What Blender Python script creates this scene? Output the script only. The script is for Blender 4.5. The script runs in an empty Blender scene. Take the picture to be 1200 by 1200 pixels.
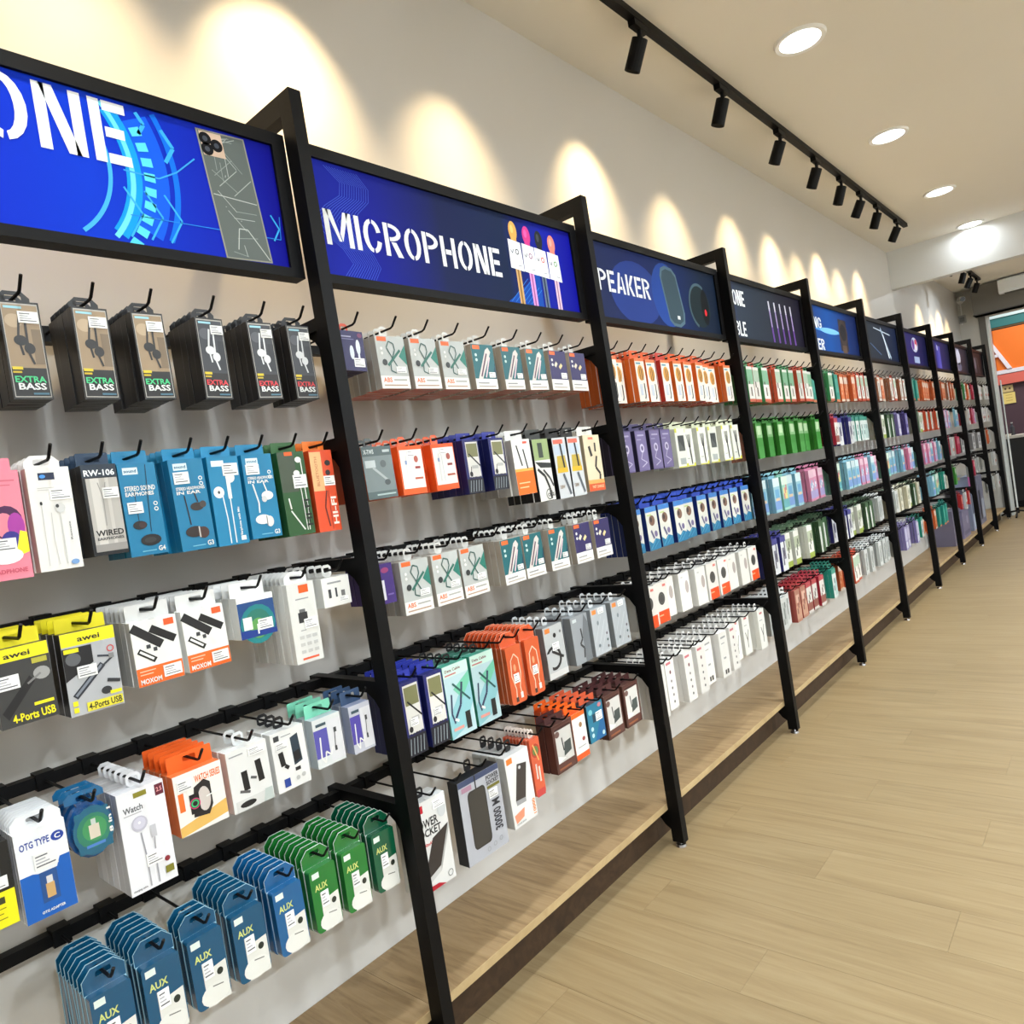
import bpy, math, random
from mathutils import Matrix, Vector
random.seed(11)
SC = bpy.context.scene
COL = SC.collection

# ------------------------------------------------------------------ camera, world, exposure
YAW, PITCH, ROLL = 0.716040129, -0.0259659088, -0.152584345
F_PX = 846.126
cam_d = bpy.data.cameras.new('camera'); cam = bpy.data.objects.new('camera', cam_d); COL.objects.link(cam)
f = Vector((math.cos(YAW)*math.cos(PITCH), math.sin(YAW)*math.cos(PITCH), math.sin(PITCH)))
r = f.cross(Vector((0, 0, 1))).normalized(); u = r.cross(f)
c_, s_ = math.cos(ROLL), math.sin(ROLL)
R_ = c_*r + s_*u; U_ = -s_*r + c_*u
M = Matrix((R_, U_, -f)).transposed().to_4x4(); M.translation = Vector((-1.0592, -1.38363, 1.3845))
cam.matrix_world = M
cam_d.sensor_width = 36; cam_d.lens = F_PX/1200*36; cam_d.clip_start = .02; cam_d.clip_end = 60
SC.camera = cam
SC.view_settings.view_transform = 'Standard'; SC.view_settings.look = 'None'
SC.view_settings.gamma = 1; SC.view_settings.use_curve_mapping = False
SC.view_settings.exposure = -0.10
W = bpy.data.worlds.new('world'); SC.world = W; W.use_nodes = True
W.node_tree.nodes['Background'].inputs[0].default_value = (.80, .88, 1, 1)
W.node_tree.nodes['Background'].inputs[1].default_value = .55
DOWN_W, DOWN_W2, FILL_W, SPOT_W = 10, 30, 100, 88          # watts of each ceiling downlight, added fill row lamp and track spot
DOWN_C, SPOT_C = (.85, .94, 1), (1, .74, .40)

# ------------------------------------------------------------------ helpers
def lin(c):
    o = []
    for v in c[:3]:
        v /= 255; o.append(v/12.92 if v <= .04045 else ((v+.055)/1.055)**2.4)
    return (*o, 1)

class MB:
    """collects coloured polygons and links them as one mesh"""
    def __init__(s): s.v = []; s.f = []; s.c = []
    def face(s, pts, col=(128, 128, 128)):
        b = len(s.v); s.v += [tuple(p) for p in pts]; s.f.append(tuple(range(b, b+len(pts)))); s.c.append(col)
    def solid(s, verts, faces, col):
        b = len(s.v); s.v += [tuple(p) for p in verts]
        for fc in faces: s.f.append(tuple(b+i for i in fc)); s.c.append(col)
    def box(s, x0, x1, y0, y1, z0, z1, col=(128, 128, 128), front=None):
        v = [(x, y, z) for z in (z0, z1) for y in (y0, y1) for x in (x0, x1)]
        F = [(0, 2, 3, 1), (4, 5, 7, 6), (0, 1, 5, 4), (2, 6, 7, 3), (0, 4, 6, 2), (1, 3, 7, 5)]
        b = len(s.v); s.v += v
        for i, fc in enumerate(F):
            s.f.append(tuple(b+k for k in fc)); s.c.append(front if (front and i == 2) else col)
    def extrude(s, pts, y0, y1, col, front=None):
        """outline in x,z (counter-clockwise seen from -y) pushed along y"""
        n = len(pts); b = len(s.v)
        s.v += [(x, y0, z) for x, z in pts] + [(x, y1, z) for x, z in pts]
        s.f.append(tuple(b+i for i in range(n))); s.c.append(front or col)
        s.f.append(tuple(b+n+i for i in reversed(range(n)))); s.c.append(col)
        for i in range(n):
            j = (i+1) % n; s.f.append((b+i, b+n+i, b+n+j, b+j)); s.c.append(col)
    def plate_hole(s, outer, inner, y0, y1, col):
        n = len(outer); b = len(s.v)
        for y in (y0, y1): s.v += [(x, y, z) for x, z in outer] + [(x, y, z) for x, z in inner]
        for i in range(n):
            j = (i+1) % n
            s.f += [(b+i, b+j, b+n+j, b+n+i), (b+2*n+j, b+2*n+i, b+3*n+i, b+3*n+j),
                    (b+i, b+2*n+i, b+2*n+j, b+j), (b+n+j, b+3*n+j, b+3*n+i, b+n+i)]
            s.c += [col]*4
    def tube(s, path, rad, col=(20, 20, 22), n=6):
        path = [Vector(p) for p in path]; rings = []
        for i, p in enumerate(path):
            d = (path[min(i+1, len(path)-1)]-path[max(i-1, 0)]).normalized()
            a = d.cross(Vector((1, 0, 0)) if abs(d.x) < .9 else Vector((0, 1, 0))).normalized(); q = d.cross(a)
            rings.append([p+rad*(math.cos(t)*a+math.sin(t)*q) for t in [2*math.pi*k/n for k in range(n)]])
        b = len(s.v)
        for rg in rings: s.v += [tuple(p) for p in rg]
        for i in range(len(rings)-1):
            for k in range(n):
                l = (k+1) % n; s.f.append((b+i*n+k, b+i*n+l, b+(i+1)*n+l, b+(i+1)*n+k)); s.c.append(col)
        s.f.append(tuple(b+k for k in reversed(range(n)))); s.c.append(col)
        e = b+(len(rings)-1)*n; s.f.append(tuple(e+k for k in range(n))); s.c.append(col)
    def cyl(s, a, b_, rad, col=(128, 128, 128), n=16, rad2=None):
        a, b_ = Vector(a), Vector(b_); d = (b_-a).normalized()
        p = d.cross(Vector((1, 0, 0)) if abs(d.x) < .9 else Vector((0, 1, 0))).normalized(); q = d.cross(p)
        rad2 = rad if rad2 is None else rad2; k0 = len(s.v)
        for c, rr in ((a, rad), (b_, rad2)): s.v += [tuple(c+rr*(math.cos(2*math.pi*k/n)*p+math.sin(2*math.pi*k/n)*q)) for k in range(n)]
        for k in range(n):
            l = (k+1) % n; s.f.append((k0+k, k0+l, k0+n+l, k0+n+k)); s.c.append(col)
        s.f.append(tuple(k0+k for k in reversed(range(n)))); s.c.append(col)
        s.f.append(tuple(k0+n+k for k in range(n))); s.c.append(col)
    def mesh(s, name, mat):
        me = bpy.data.meshes.new(name); me.from_pydata(s.v, [], s.f)
        at = me.color_attributes.new('Col', 'FLOAT_COLOR', 'CORNER'); flat = []
        cache = {}
        for fc, c in zip(s.f, s.c):
            l = cache.get(c) or cache.setdefault(c, lin(c)); flat += list(l)*len(fc)
        at.data.foreach_set('color', flat); me.materials.append(mat); me.update(); return me
    def build(s, name, mat, parent=None, loc=None):
        return obj(name, s.mesh(name, mat), parent, loc)

def obj(name, me, parent=None, loc=None):
    o = bpy.data.objects.new(name, me); COL.objects.link(o)
    if parent: o.parent = parent
    if loc: o.location = loc
    return o
def tag(o, label, cat, group=None, kind=None):
    if label: o['label'] = label
    if cat: o['category'] = cat
    if group: o['group'] = group
    if kind: o['kind'] = kind
    return o
def thing(name, label, cat, loc=(0, 0, 0), rz=0, group=None):
    o = bpy.data.objects.new(name, None); COL.objects.link(o); o.location = loc; o.rotation_euler = (0, 0, rz)
    o.empty_display_size = .05
    return tag(o, label, cat, group)
def struct(name, mb, mat):
    o = mb.build(name, mat); o['kind'] = 'structure'; return o

# ------------------------------------------------------------------ materials
def mat(name, rgb=None, rough=.5, spec=.5, metal=0, coat=0):
    m = bpy.data.materials.new(name); m.use_nodes = True; b = m.node_tree.nodes['Principled BSDF']
    if rgb: b.inputs['Base Color'].default_value = lin(rgb)
    b.inputs['Roughness'].default_value = rough; b.inputs['Specular IOR Level'].default_value = spec
    b.inputs['Metallic'].default_value = metal; b.inputs['Coat Weight'].default_value = coat
    return m
def nt(m): return m.node_tree.nodes, m.node_tree.links, m.node_tree.nodes['Principled BSDF']
def attr_mat(name, rough, spec, coat=0):
    m = mat(name, None, rough, spec, 0, coat); n, l, b = nt(m)
    a = n.new('ShaderNodeVertexColor'); a.layer_name = 'Col'; l.new(a.outputs[0], b.inputs['Base Color']); return m
PRINT = attr_mat('printed_card', .38, .4)
n, l, b = nt(PRINT); oi = n.new('ShaderNodeObjectInfo'); mr = n.new('ShaderNodeMapRange'); mr.inputs['To Min'].default_value = .86; mr.inputs['To Max'].default_value = 1.06
hs = n.new('ShaderNodeHueSaturation'); l.new(oi.outputs['Random'], mr.inputs['Value']); l.new(mr.outputs[0], hs.inputs['Value']); l.new(n['Color Attribute'].outputs[0], hs.inputs['Color']); l.new(hs.outputs[0], b.inputs['Base Color'])
GLOSSY = attr_mat('glossy_plastic', .18, .5, .3)
MATTE = attr_mat('painted_matte', .55, .35)
SIGNM = attr_mat('sign_print', .5, .08)
BLACK = mat('black_powder_coat', (6, 6, 8), .5, .18)
n, l, b = nt(BLACK); t = n.new('ShaderNodeTexNoise'); t.inputs['Scale'].default_value = 900
bp = n.new('ShaderNodeBump'); bp.inputs['Strength'].default_value = .08; l.new(t.outputs[0], bp.inputs['Height']); l.new(bp.outputs[0], b.inputs['Normal'])
CHROME = mat('chrome', (200, 200, 205), .15, .5, 1)

def paint(name, rgb, var, rough=.6, spec=.3, bump=.05):
    m = mat(name, rgb, rough, spec); n, l, b = nt(m)
    tc = n.new('ShaderNodeTexCoord'); t = n.new('ShaderNodeTexNoise'); t.inputs['Scale'].default_value = .9; t.inputs['Detail'].default_value = 4
    l.new(tc.outputs['Object'], t.inputs['Vector'])
    mx = n.new('ShaderNodeMix'); mx.data_type = 'RGBA'
    mx.inputs['A'].default_value = lin(tuple(max(0, v-var) for v in rgb)); mx.inputs['B'].default_value = lin(tuple(min(255, v+var) for v in rgb))
    l.new(t.outputs[0], mx.inputs['Factor']); l.new(mx.outputs['Result'], b.inputs['Base Color'])
    t2 = n.new('ShaderNodeTexNoise'); t2.inputs['Scale'].default_value = 220; l.new(tc.outputs['Object'], t2.inputs['Vector'])
    bp = n.new('ShaderNodeBump'); bp.inputs['Strength'].default_value = bump; bp.inputs['Distance'].default_value = .002
    l.new(t2.outputs[0], bp.inputs['Height']); l.new(bp.outputs[0], b.inputs['Normal']); return m
WALLM = paint('wall_paint', (206, 203, 198), 3, .42, .4)
CEILM = paint('ceiling_paint', (232, 228, 220), 3, .8, .2)
BEAMM = paint('beam_paint', (222, 224, 224), 3, .5, .3)
GREYM = paint('grey_paint', (112, 110, 106), 4, .6, .3)
FARM = paint('far_wall_paint', (196, 194, 188), 4, .6, .3)

def wood(name, c1, c2, c3, sx, sy, rough, per_object=.0, dist=1.2):
    """grain running along object y; sx across the grain, sy along it"""
    m = mat(name, c1, rough, .35); n, l, b = nt(m)
    tc = n.new('ShaderNodeTexCoord'); oi = n.new('ShaderNodeObjectInfo')
    mul = n.new('ShaderNodeVectorMath'); mul.operation = 'MULTIPLY_ADD'; mul.inputs[1].default_value = (sx, sy, sx)
    cmb = n.new('ShaderNodeCombineXYZ'); mm = n.new('ShaderNodeMath'); mm.operation = 'MULTIPLY'; mm.inputs[1].default_value = 40
    l.new(oi.outputs['Random'], mm.inputs[0])
    for k in range(3): l.new(mm.outputs[0], cmb.inputs[k])
    l.new(tc.outputs['Object'], mul.inputs[0]); l.new(cmb.outputs[0], mul.inputs[2])
    t = n.new('ShaderNodeTexNoise'); t.inputs['Scale'].default_value = 1; t.inputs['Detail'].default_value = 6; t.inputs['Roughness'].default_value = .62; t.inputs['Distortion'].default_value = dist
    l.new(mul.outputs[0], t.inputs['Vector'])
    cr = n.new('ShaderNodeValToRGB'); e = cr.color_ramp.elements; e[0].position = .28; e[0].color = lin(c3); e[1].position = .72; e[1].color = lin(c2)
    k = cr.color_ramp.elements.new(.5); k.color = lin(c1)
    l.new(t.outputs[0], cr.inputs[0])
    hs = n.new('ShaderNodeHueSaturation'); mr = n.new('ShaderNodeMapRange'); mr.inputs['To Min'].default_value = 1-per_object; mr.inputs['To Max'].default_value = 1+per_object
    l.new(oi.outputs['Random'], mr.inputs['Value']); l.new(mr.outputs[0], hs.inputs['Value']); l.new(cr.outputs[0], hs.inputs['Color'])
    l.new(hs.outputs[0], b.inputs['Base Color'])
    bp = n.new('ShaderNodeBump'); bp.inputs['Strength'].default_value = .06; bp.inputs['Distance'].default_value = .002
    l.new(t.outputs[0], bp.inputs['Height']); l.new(bp.outputs[0], b.inputs['Normal']); return m
FLOORM = wood('light_oak_floor', (141, 121, 88), (150, 131, 98), (127, 107, 76), 26, 1.6, .38, .03)
DECKM = wood('oak_deck', (150, 124, 89), (166, 140, 104), (124, 99, 68), 22, 2.2, .5, .03, 1.8)
KICKM = wood('dark_wood_kick', (60, 43, 28), (70, 51, 34), (48, 34, 22), 20, 3, .6, .03)
EDGEM = wood('pale_edge_band', (176, 152, 112), (186, 163, 122), (164, 140, 100), 10, 3, .45, .02)
LENS = bpy.data.materials.new('lamp_lens'); LENS.use_nodes = True
n = LENS.node_tree.nodes; n.remove(n['Principled BSDF']); e = n.new('ShaderNodeEmission'); e.inputs[0].default_value = (1, .98, .95, 1); e.inputs[1].default_value = 9
LENS.node_tree.links.new(e.outputs[0], n['Material Output'].inputs[0])
LENSW = LENS.copy(); LENSW.name = 'warm_lamp_lens'; LENSW.node_tree.nodes['Emission'].inputs[0].default_value = (1, .8, .5, 1); LENSW.node_tree.nodes['Emission'].inputs[1].default_value = 3

# ------------------------------------------------------------------ the room
P = 1.2; NB = 11                    # bay pitch; posts at -1.2 .. 10.8
WY, CZ, XF = .345, 3.24, 11.2       # rack wall, ceiling height, front wall
XB, YR = -4.0, -4.6
m = MB(); m.box(XB, 17, YR, 3, -.06, -.013); fl = struct('floor', m, FLOORM)
m = MB(); w, L = .2, 1.22
_pl = {}
for i in range(66):
    y1 = WY+(0, .41, .82)[i % 3]
    while y1 > -3.3:
        ya, yb = y1-L, min(y1, WY); key = round(yb-ya, 3)
        if key not in _pl:
            q = MB(); q.box(.0003, w-.0003, .0003, yb-ya-.0003, -.012, 0); _pl[key] = q.mesh('plank', FLOORM)
        obj('plank', _pl[key], fl, (-2.0+i*w, ya, 0)); y1 -= L
m = MB(); m.box(XB, XF+.15, YR, WY+.1, CZ, CZ+.1); struct('ceiling', m, CEILM)
m = MB(); m.box(XB, XF, WY, WY+.12, -.013, CZ); struct('wall_left', m, WALLM)
m = MB(); m.box(XB, XF, YR-.12, YR, -.013, CZ); struct('wall_right', m, WALLM)
m = MB(); m.box(XB-.12, XB, YR-.12, WY+.12, -.013, CZ); struct('wall_back', m, WALLM)
m = MB(); m.box(XF, XF+.14, .03, WY+.12, -.013, CZ); m.box(XF, XF+.14, YR, .03, 2.82, CZ); struct('wall_front', m, FARM)
m = MB(); m.box(7.33, 7.45, YR, WY, 2.855, CZ); struct('trim_1', m, BEAMM)
m = MB(); m.box(XF-.025, XF+.16, .0, .03, 0, 2.82); struct('trim_2', m, mat('white_jamb', (222, 228, 226), .4))
m = MB(); m.box(XF-.012, XF, .03, .115, 0, 2.83, ); struct('trim_3', m, GREYM)

# rolling shutter housing over the opening, with the white unit on it
t = thing('shutter_housing', 'grey rolling shutter housing above the shop entrance', 'shutter', (XF, 0, 2.83))
m = MB(); m.box(-.27, -.001, YR+.05, .13, 0, .40); m.build('casing', GREYM, t)
m = MB(); m.box(-.275, -.001, YR+.05, .135, .0, .012); m.build('bottom_lip', mat('dark_grey', (60, 60, 60), .5), t)
t = thing('air_curtain', 'white boxy air unit on the grey shutter housing', 'air curtain', (XF-.27, -.62, 3.03))
pts = [(-.001, -.0), (-.001, .19), (-.10, .19), (-.13, .17), (-.14, .03), (-.12, .0)]
m = MB(); n_ = len(pts); Lh = .42
m.solid([(x, Lh, z) for x, z in pts]+[(x, -Lh, z) for x, z in pts], [tuple(range(n_)), tuple(range(2*n_-1, n_-1, -1))]+[(i, (i+1) % n_, n_+(i+1) % n_, n_+i)[::-1] for i in range(n_)], (235, 242, 250))
m.build('casing', MATTE, t)
m = MB(); m.box(-.115, -.03, -.36, .36, -.004, .0, (90, 95, 100)); m.build('outlet_slot', MATTE, t)
# security camera and outlet on the front wall
t = thing('security_camera', 'small white bullet camera high on the far end wall', 'camera', (XF, .30, 3.12))
m = MB(); m.cyl((-.001, 0, 0), (-.03, 0, 0), .045, (235, 235, 235)); m.build('mount', MATTE, t)
m = MB(); m.tube([(-.02, 0, 0), (-.08, -.01, .01), (-.10, -.02, .0)], .014, (235, 235, 235), 8); m.build('arm', MATTE, t)
m = MB(); m.cyl((-.06, -.005, .012), (-.21, -.06, -.012), .04, (238, 238, 238)); m.build('body', MATTE, t)
m = MB(); m.cyl((-.21, -.06, -.012), (-.222, -.0645, -.014), .034, (15, 15, 18)); m.build('lens', GLOSSY, t)
m = MB(); m.tube([(-.012, .0, -.04), (-.008, 0, -.2), (-.008, .01, -.34)], .008, (225, 225, 225)); m.build('cable_cover', MATTE, t)
t = thing('wall_outlet', 'small grey square outlet box under the white bullet camera', 'outlet', (XF, .30, 2.80))
m = MB(); m.box(-.028, -.001, -.045, .045, 0, .11, (150, 150, 148)); m.build('cover', MATTE, t)
m = MB(); m.box(-.031, -.028, -.03, .03, .02, .085, (110, 110, 110)); m.build('face_plate', MATTE, t)

# ------------------------------------------------------------------ lights of the room
def downlight(x, y, label, watts=DOWN_W, spread=95):
    t = thing('ceiling_downlight', label, 'downlight', (x, y, CZ), 0, 'recessed ceiling downlights')
    m = MB(); N = 28
    ro, ri = .115, .09
    for k in range(N):
        a, b2 = 2*math.pi*k/N, 2*math.pi*(k+1)/N
        C = lambda q, rr, z: (rr*math.cos(q), rr*math.sin(q), z)
        m.face([C(a, ro, 0), C(b2, ro, 0), C(b2, ro-.006, -.012), C(a, ro-.006, -.012)], (240, 240, 238))
        m.face([C(a, ro-.006, -.012), C(b2, ro-.006, -.012), C(b2, ri, -.008), C(a, ri, -.008)], (240, 240, 238))
    m.build('trim_ring', MATTE, t)
    m = MB(); m.cyl((0, 0, -.002), (0, 0, -.008), ri, (255, 255, 255), 28); m.build('lens', LENS, t)
    d = bpy.data.lights.new('downlight', 'AREA'); d.shape = 'DISK'; d.size = .17; d.energy = watts; d.color = DOWN_C; d.spread = math.radians(spread)
    o = bpy.data.objects.new('lamp', d); COL.objects.link(o); o.parent = t; o.location = (0, 0, -.014)
spots_dl = [(-.65, 'over the camera end of the aisle'), (.95, 'above the microphone bay'), (2.55, 'above the speaker bay'), (4.155, 'beside the track, fourth along'), (5.765, 'near the end of the black track'), (7.21, 'close to the white beam')]
for x, s in spots_dl: downlight(x, -.41, 'round white downlight in the ceiling ' + s, DOWN_W if x < 7 else 2.6, 95 if x < 7 else 168)
for i, x in enumerate((-1.4, .95, 2.9, 4.9, 6.6)): downlight(x, -2.5, 'round white downlight over the open floor, %s of the row' % ('first', 'second', 'third', 'fourth', 'fifth')[i], DOWN_W2, 150)
for i, x in enumerate((-1.4, .6, 2.6, 4.6, 6.6)): downlight(x, -4.0, 'added fill downlight by the opposite wall, %s of the row' % ('first', 'second', 'third', 'fourth', 'fifth')[i], FILL_W, 170)  # unseen row added to brighten the front faces of the stock
downlight(9.3, -.47, 'round white downlight beyond the white beam', 26, 165)
downlight(9.3, -2.7, 'round white downlight beyond the beam, over the open floor', 45, 165)

def track(x0, x1, y, zs, heads, label, gl, hl):
    t = thing('light_track', label, 'track', (x0, y, CZ), 0)
    m = MB(); m.box(0, x1-x0, -.018, .018, -.03, 0); m.build('rail_profile', BLACK, t)
    for e in (-.012, x1-x0):
        m = MB(); m.box(e, e+.012, -.019, .019, -.031, 0); m.build('end_cap', BLACK, t)
    for i, x in enumerate(heads):
        h = thing('track_spotlight', hl % ORD[i], 'spotlight', (x, y, CZ-.031), 0, gl)
        m = MB(); m.box(-.055, .055, -.016, .016, -.026, 0); m.build('adapter', BLACK, h)
        m = MB(); m.tube([(0, 0, -.026), (0, 0, -.075)], .010, n=8); m.build('stem', BLACK, h)
        tl_ = math.radians((25, 20, 28, 22, 29, 21, 26)[i % 7]); d = Vector((.04*math.sin(i*2.1), math.sin(tl_), -math.cos(tl_))).normalized(); a = Vector((0, 0, -.06)); a2 = a+d*.12
        m = MB(); m.cyl(a, a2-d*.03, .033, n=18); k0 = len(m.f); m.cyl(a2-d*.0301, a2, .033, n=18); m.cyl(a2-d*.0301, a2, .029, n=18)
        for q in (m.f, m.c): del q[k0+18:k0+20]; del q[k0+36:k0+38]
        m.build('barrel', BLACK, h)
        a2 = a2-d*.028
        m = MB(); m.cyl(a2, a2+d*.002, .0285, n=16); m.build('lens', LENSW, h)
        sd = bpy.data.lights.new('spot', 'SPOT'); sd.energy = SPOT_W*(1, .8, 1.15, .9, 1.05)[i % 5]; sd.color = SPOT_C; sd.spot_size = math.radians(72); sd.spot_blend = 1; sd.shadow_soft_size = .03
        so = bpy.data.objects.new('lamp', sd); COL.objects.link(so); so.parent = h; so.location = a2+d*.006
        so.rotation_euler = d.to_track_quat('-Z', 'Y').to_euler()
ORD = ['first', 'second', 'third', 'fourth', 'fifth', 'sixth', 'seventh', 'eighth', 'ninth', 'tenth', 'eleventh', 'twelfth', 'thirteenth', 'fourteenth']
track(-1.3, 6.42, -.02, 0, [-.95, -.35, .25, .90, 1.75, 2.55, 3.33, 3.97, 4.50, 4.98, 5.45, 6.1], 'long black ceiling track along the rack wall',
      'black spotlights on the long track', 'black cylinder spotlight, %s along the long ceiling track')
track(8.2, 10.4, -.05, 0, [8.5, 9.2, 9.7, 10.2], 'short black ceiling track behind the white beam',
      'black spotlights on the short track', 'black cylinder spotlight, %s along the short track behind the beam')

# ------------------------------------------------------------------ uprights, rails, decks
HZ = {1: 1.858, 2: 1.565, 3: 1.27, 4: .965, 5: .66}
BAY = ['PHONE', 'MICROPHONE', 'SPEAKER', 'CABLE', 'bright blue', 'slate', 'purple', 'violet', 'grey', 'black']
LEAN = .028/2.41
def upright(i):
    x = i*P; lab = ('black upright before the PHONE sign, first of the row' if i < 0 else
                    'black steel upright between %s and %s signs' % (BAY[i], BAY[i+1]) if i < 9 else 'black steel upright at the end by the doorway')
    t = thing('rack_upright', lab, 'upright', (x, 0, 0), 0, 'black rack uprights')
    m = MB(); H = 2.41; z0 = .018
    v = [(a, (c if z == z0 else c)+LEAN*z, z) for z in (z0, H) for c in (0, .046) for a in (0, .034)]
    m.solid(v, [(0, 2, 3, 1), (4, 5, 7, 6), (0, 1, 5, 4), (2, 6, 7, 3), (0, 4, 6, 2), (1, 3, 7, 5)], (17, 17, 19)); m.build('post', BLACK, t)
    m = MB(); m.box(0, .034, .046+LEAN*H, WY, H-.05, H); m.build('top_bar', BLACK, t)
    for k, z in HZ.items():
        m = MB(); y = .046+LEAN*z
        m.box(.003, .031, y, WY, z-.014, z+.016)
        g = [(y, z-.014), (y, z-.075), (y+.012, z-.06), (y+.03, z-.035), (y+.062, z-.014)]
        m.solid([(.012, a, b2) for a, b2 in g]+[(.022, a, b2) for a, b2 in g], [(4, 3, 2, 1, 0), (5, 6, 7, 8, 9)]+[(a, (a+1) % 5, 5+(a+1) % 5, 5+a) for a in range(5)], (17, 17, 19))
        m.build('bracket', BLACK, t)
    m = MB(); m.box(.006, .028, .136, WY, .095, .1355)
    g = [(.047, .1355), (.047, .06), (.07, .075), (.115, .1355)]
    m.solid([(.006, a, b2) for a, b2 in g]+[(.028, a, b2) for a, b2 in g], [(3, 2, 1, 0), (4, 5, 6, 7)]+[(a, (a+1) % 4, 4+(a+1) % 4, 4+a) for a in range(4)], (17, 17, 19))
    m.build('deck_bracket', BLACK, t)
    m = MB(); m.cyl((.017, .023, 0), (.017, .023, .008), .021, n=18, rad2=.018); m.cyl((.017, .023, .008), (.017, .023, .02), .006, n=10); m.build('levelling_foot', CHROME, t)
for i in range(-1, 10): upright(i)
ROW = {1: 'top', 2: 'second', 3: 'third', 4: 'fourth', 5: 'lowest'}
for i in range(10):
    x = (i-1)*P
    for k, z in HZ.items():
        m = MB(); m.box(.0315, P+.0025, 0, .025, -.012, .012)
        tag(m.build('hook_rail', BLACK, None, (x, .29, z)), 'black square hook rail, %s row of the %s sign bay' % (ROW[k], BAY[i]), 'rail', 'black hook rails')
    t = thing('base_deck', 'oak base deck below the %s sign bay' % BAY[i], 'deck', (x, 0, 0), 0, 'oak base decks')
    m = MB(); m.box(.0175, P+.0165, .0513, WY-.002, .137, .159); m.build('deck_board', DECKM, t)
    m = MB(); m.box(.0175, P+.0165, .0492, .0512, .1365, .1595); m.build('edge_band', EDGEM, t)
    m = MB(); m.box(.0175, P+.0165, .117, .135, 0, .1365); m.build('kick_board', KICKM, t)

# ------------------------------------------------------------------ stencil lettering
def arc(cx, cz, rx, rz, t, a0, a1, n=9):
    o = [(cx+rx*math.cos(math.radians(a0+(a1-a0)*k/n)), cz+rz*math.sin(math.radians(a0+(a1-a0)*k/n))) for k in range(n+1)]
    i = [(cx+(rx-t)*math.cos(math.radians(a0+(a1-a0)*k/n)), cz+(rz-t*.8)*math.sin(math.radians(a0+(a1-a0)*k/n))) for k in range(n+1)]
    return [[o[k], o[k+1], i[k+1], i[k]] for k in range(n)]
def rc(a, b, c, d): return [[(a, b), (c, b), (c, d), (a, d)]]
LT = .15
def letter(ch):
    t, w = LT, .60
    g = .035
    bowl = lambda cz, rz: arc(t+g, cz, w-t-g, rz, t, -90, 90)
    if ch == 'O': return arc(w/2, .5, w/2, .5, t, 97, 263)+arc(w/2, .5, w/2, .5, t, -83, 83)
    if ch == 'C': return arc(w/2, .5, w/2, .5, t, 97, 263)+arc(w/2, .5, w/2, .5, t, 18, 83, 5)+arc(w/2, .5, w/2, .5, t, -83, -18, 5)
    if ch == 'G': return letter('C')+rc(w*.55, .33, w, .5)+rc(w-t, .12, w, .34)
    if ch == 'I': return rc(0, 0, t, 1)
    if ch == 'M': return rc(0, 0, t, 1)+rc(.84-t, 0, .84, 1)+[[(t*.5, 1), (t+.09, 1), (.47, .14), (.39, .14)]]+[[(.84-t-.09, 1), (.84-t*.5, 1), (.50, .14), (.44, .36)]]
    if ch == 'N': return rc(0, 0, t, 1)+rc(w-t, 0, w, 1)+[[(t*.55, 1), (t+.10, 1), (w-t*.55, 0), (w-t-.10, 0)]]
    if ch == 'H': return rc(0, 0, t, 1)+rc(w-t, 0, w, 1)+rc(t+g, .42, w-t-g, .58)
    if ch == 'E': return rc(0, 0, t, 1)+rc(t+g, 0, .5, .16)+rc(t+g, .84, .5, 1)+rc(t+g, .42, .45, .58)
    if ch == 'L': return rc(0, 0, t, 1)+rc(t+g, 0, .5, .16)
    if ch == 'P': return rc(0, 0, t, 1)+bowl(.73, .27)
    if ch == 'R': return rc(0, 0, t, 1)+bowl(.73, .27)+[[(.22, .44), (.40, .44), (w, 0), (w-.19, 0)]]
    if ch == 'B': return rc(0, 0, t, 1)+bowl(.75, .25)+bowl(.26, .26)
    if ch == 'A': return [[(0, 0), (.17, 0), (.37, 1), (.22, 1)], [(.42, .82), (.50, .82), (.66, 0), (.49, 0)], [(.22, .2), (.42, .2), (.40, .34), (.24, .34)]]
    if ch == 'K': return rc(0, 0, t, 1)+[[(t+g, .48), (t+.19, .48), (w, 1), (w-.19, 1)], [(t+g, .46), (t+.19, .46), (w, 0), (w-.19, 0)]]
    if ch == 'S': return arc(w/2, .73, w/2, .27, t, 15, 265, 10)+arc(w/2, .27, w/2, .27, t, -165, 85, 10)
    return []
def adv(ch): return {'I': LT, 'M': .84, 'A': .66, 'E': .5, 'L': .5}.get(ch, .60)+.10
def word(mb, s, x, z, h, y, col, width=None):
    tot = sum(adv(c) for c in s)-.10; k = h if width is None else width/tot
    for c in s:
        for p in letter(c): mb.face([(x+a*k, y, z+b2*h) for a, b2 in p][::1], col)
        x += adv(c)*k

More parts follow.
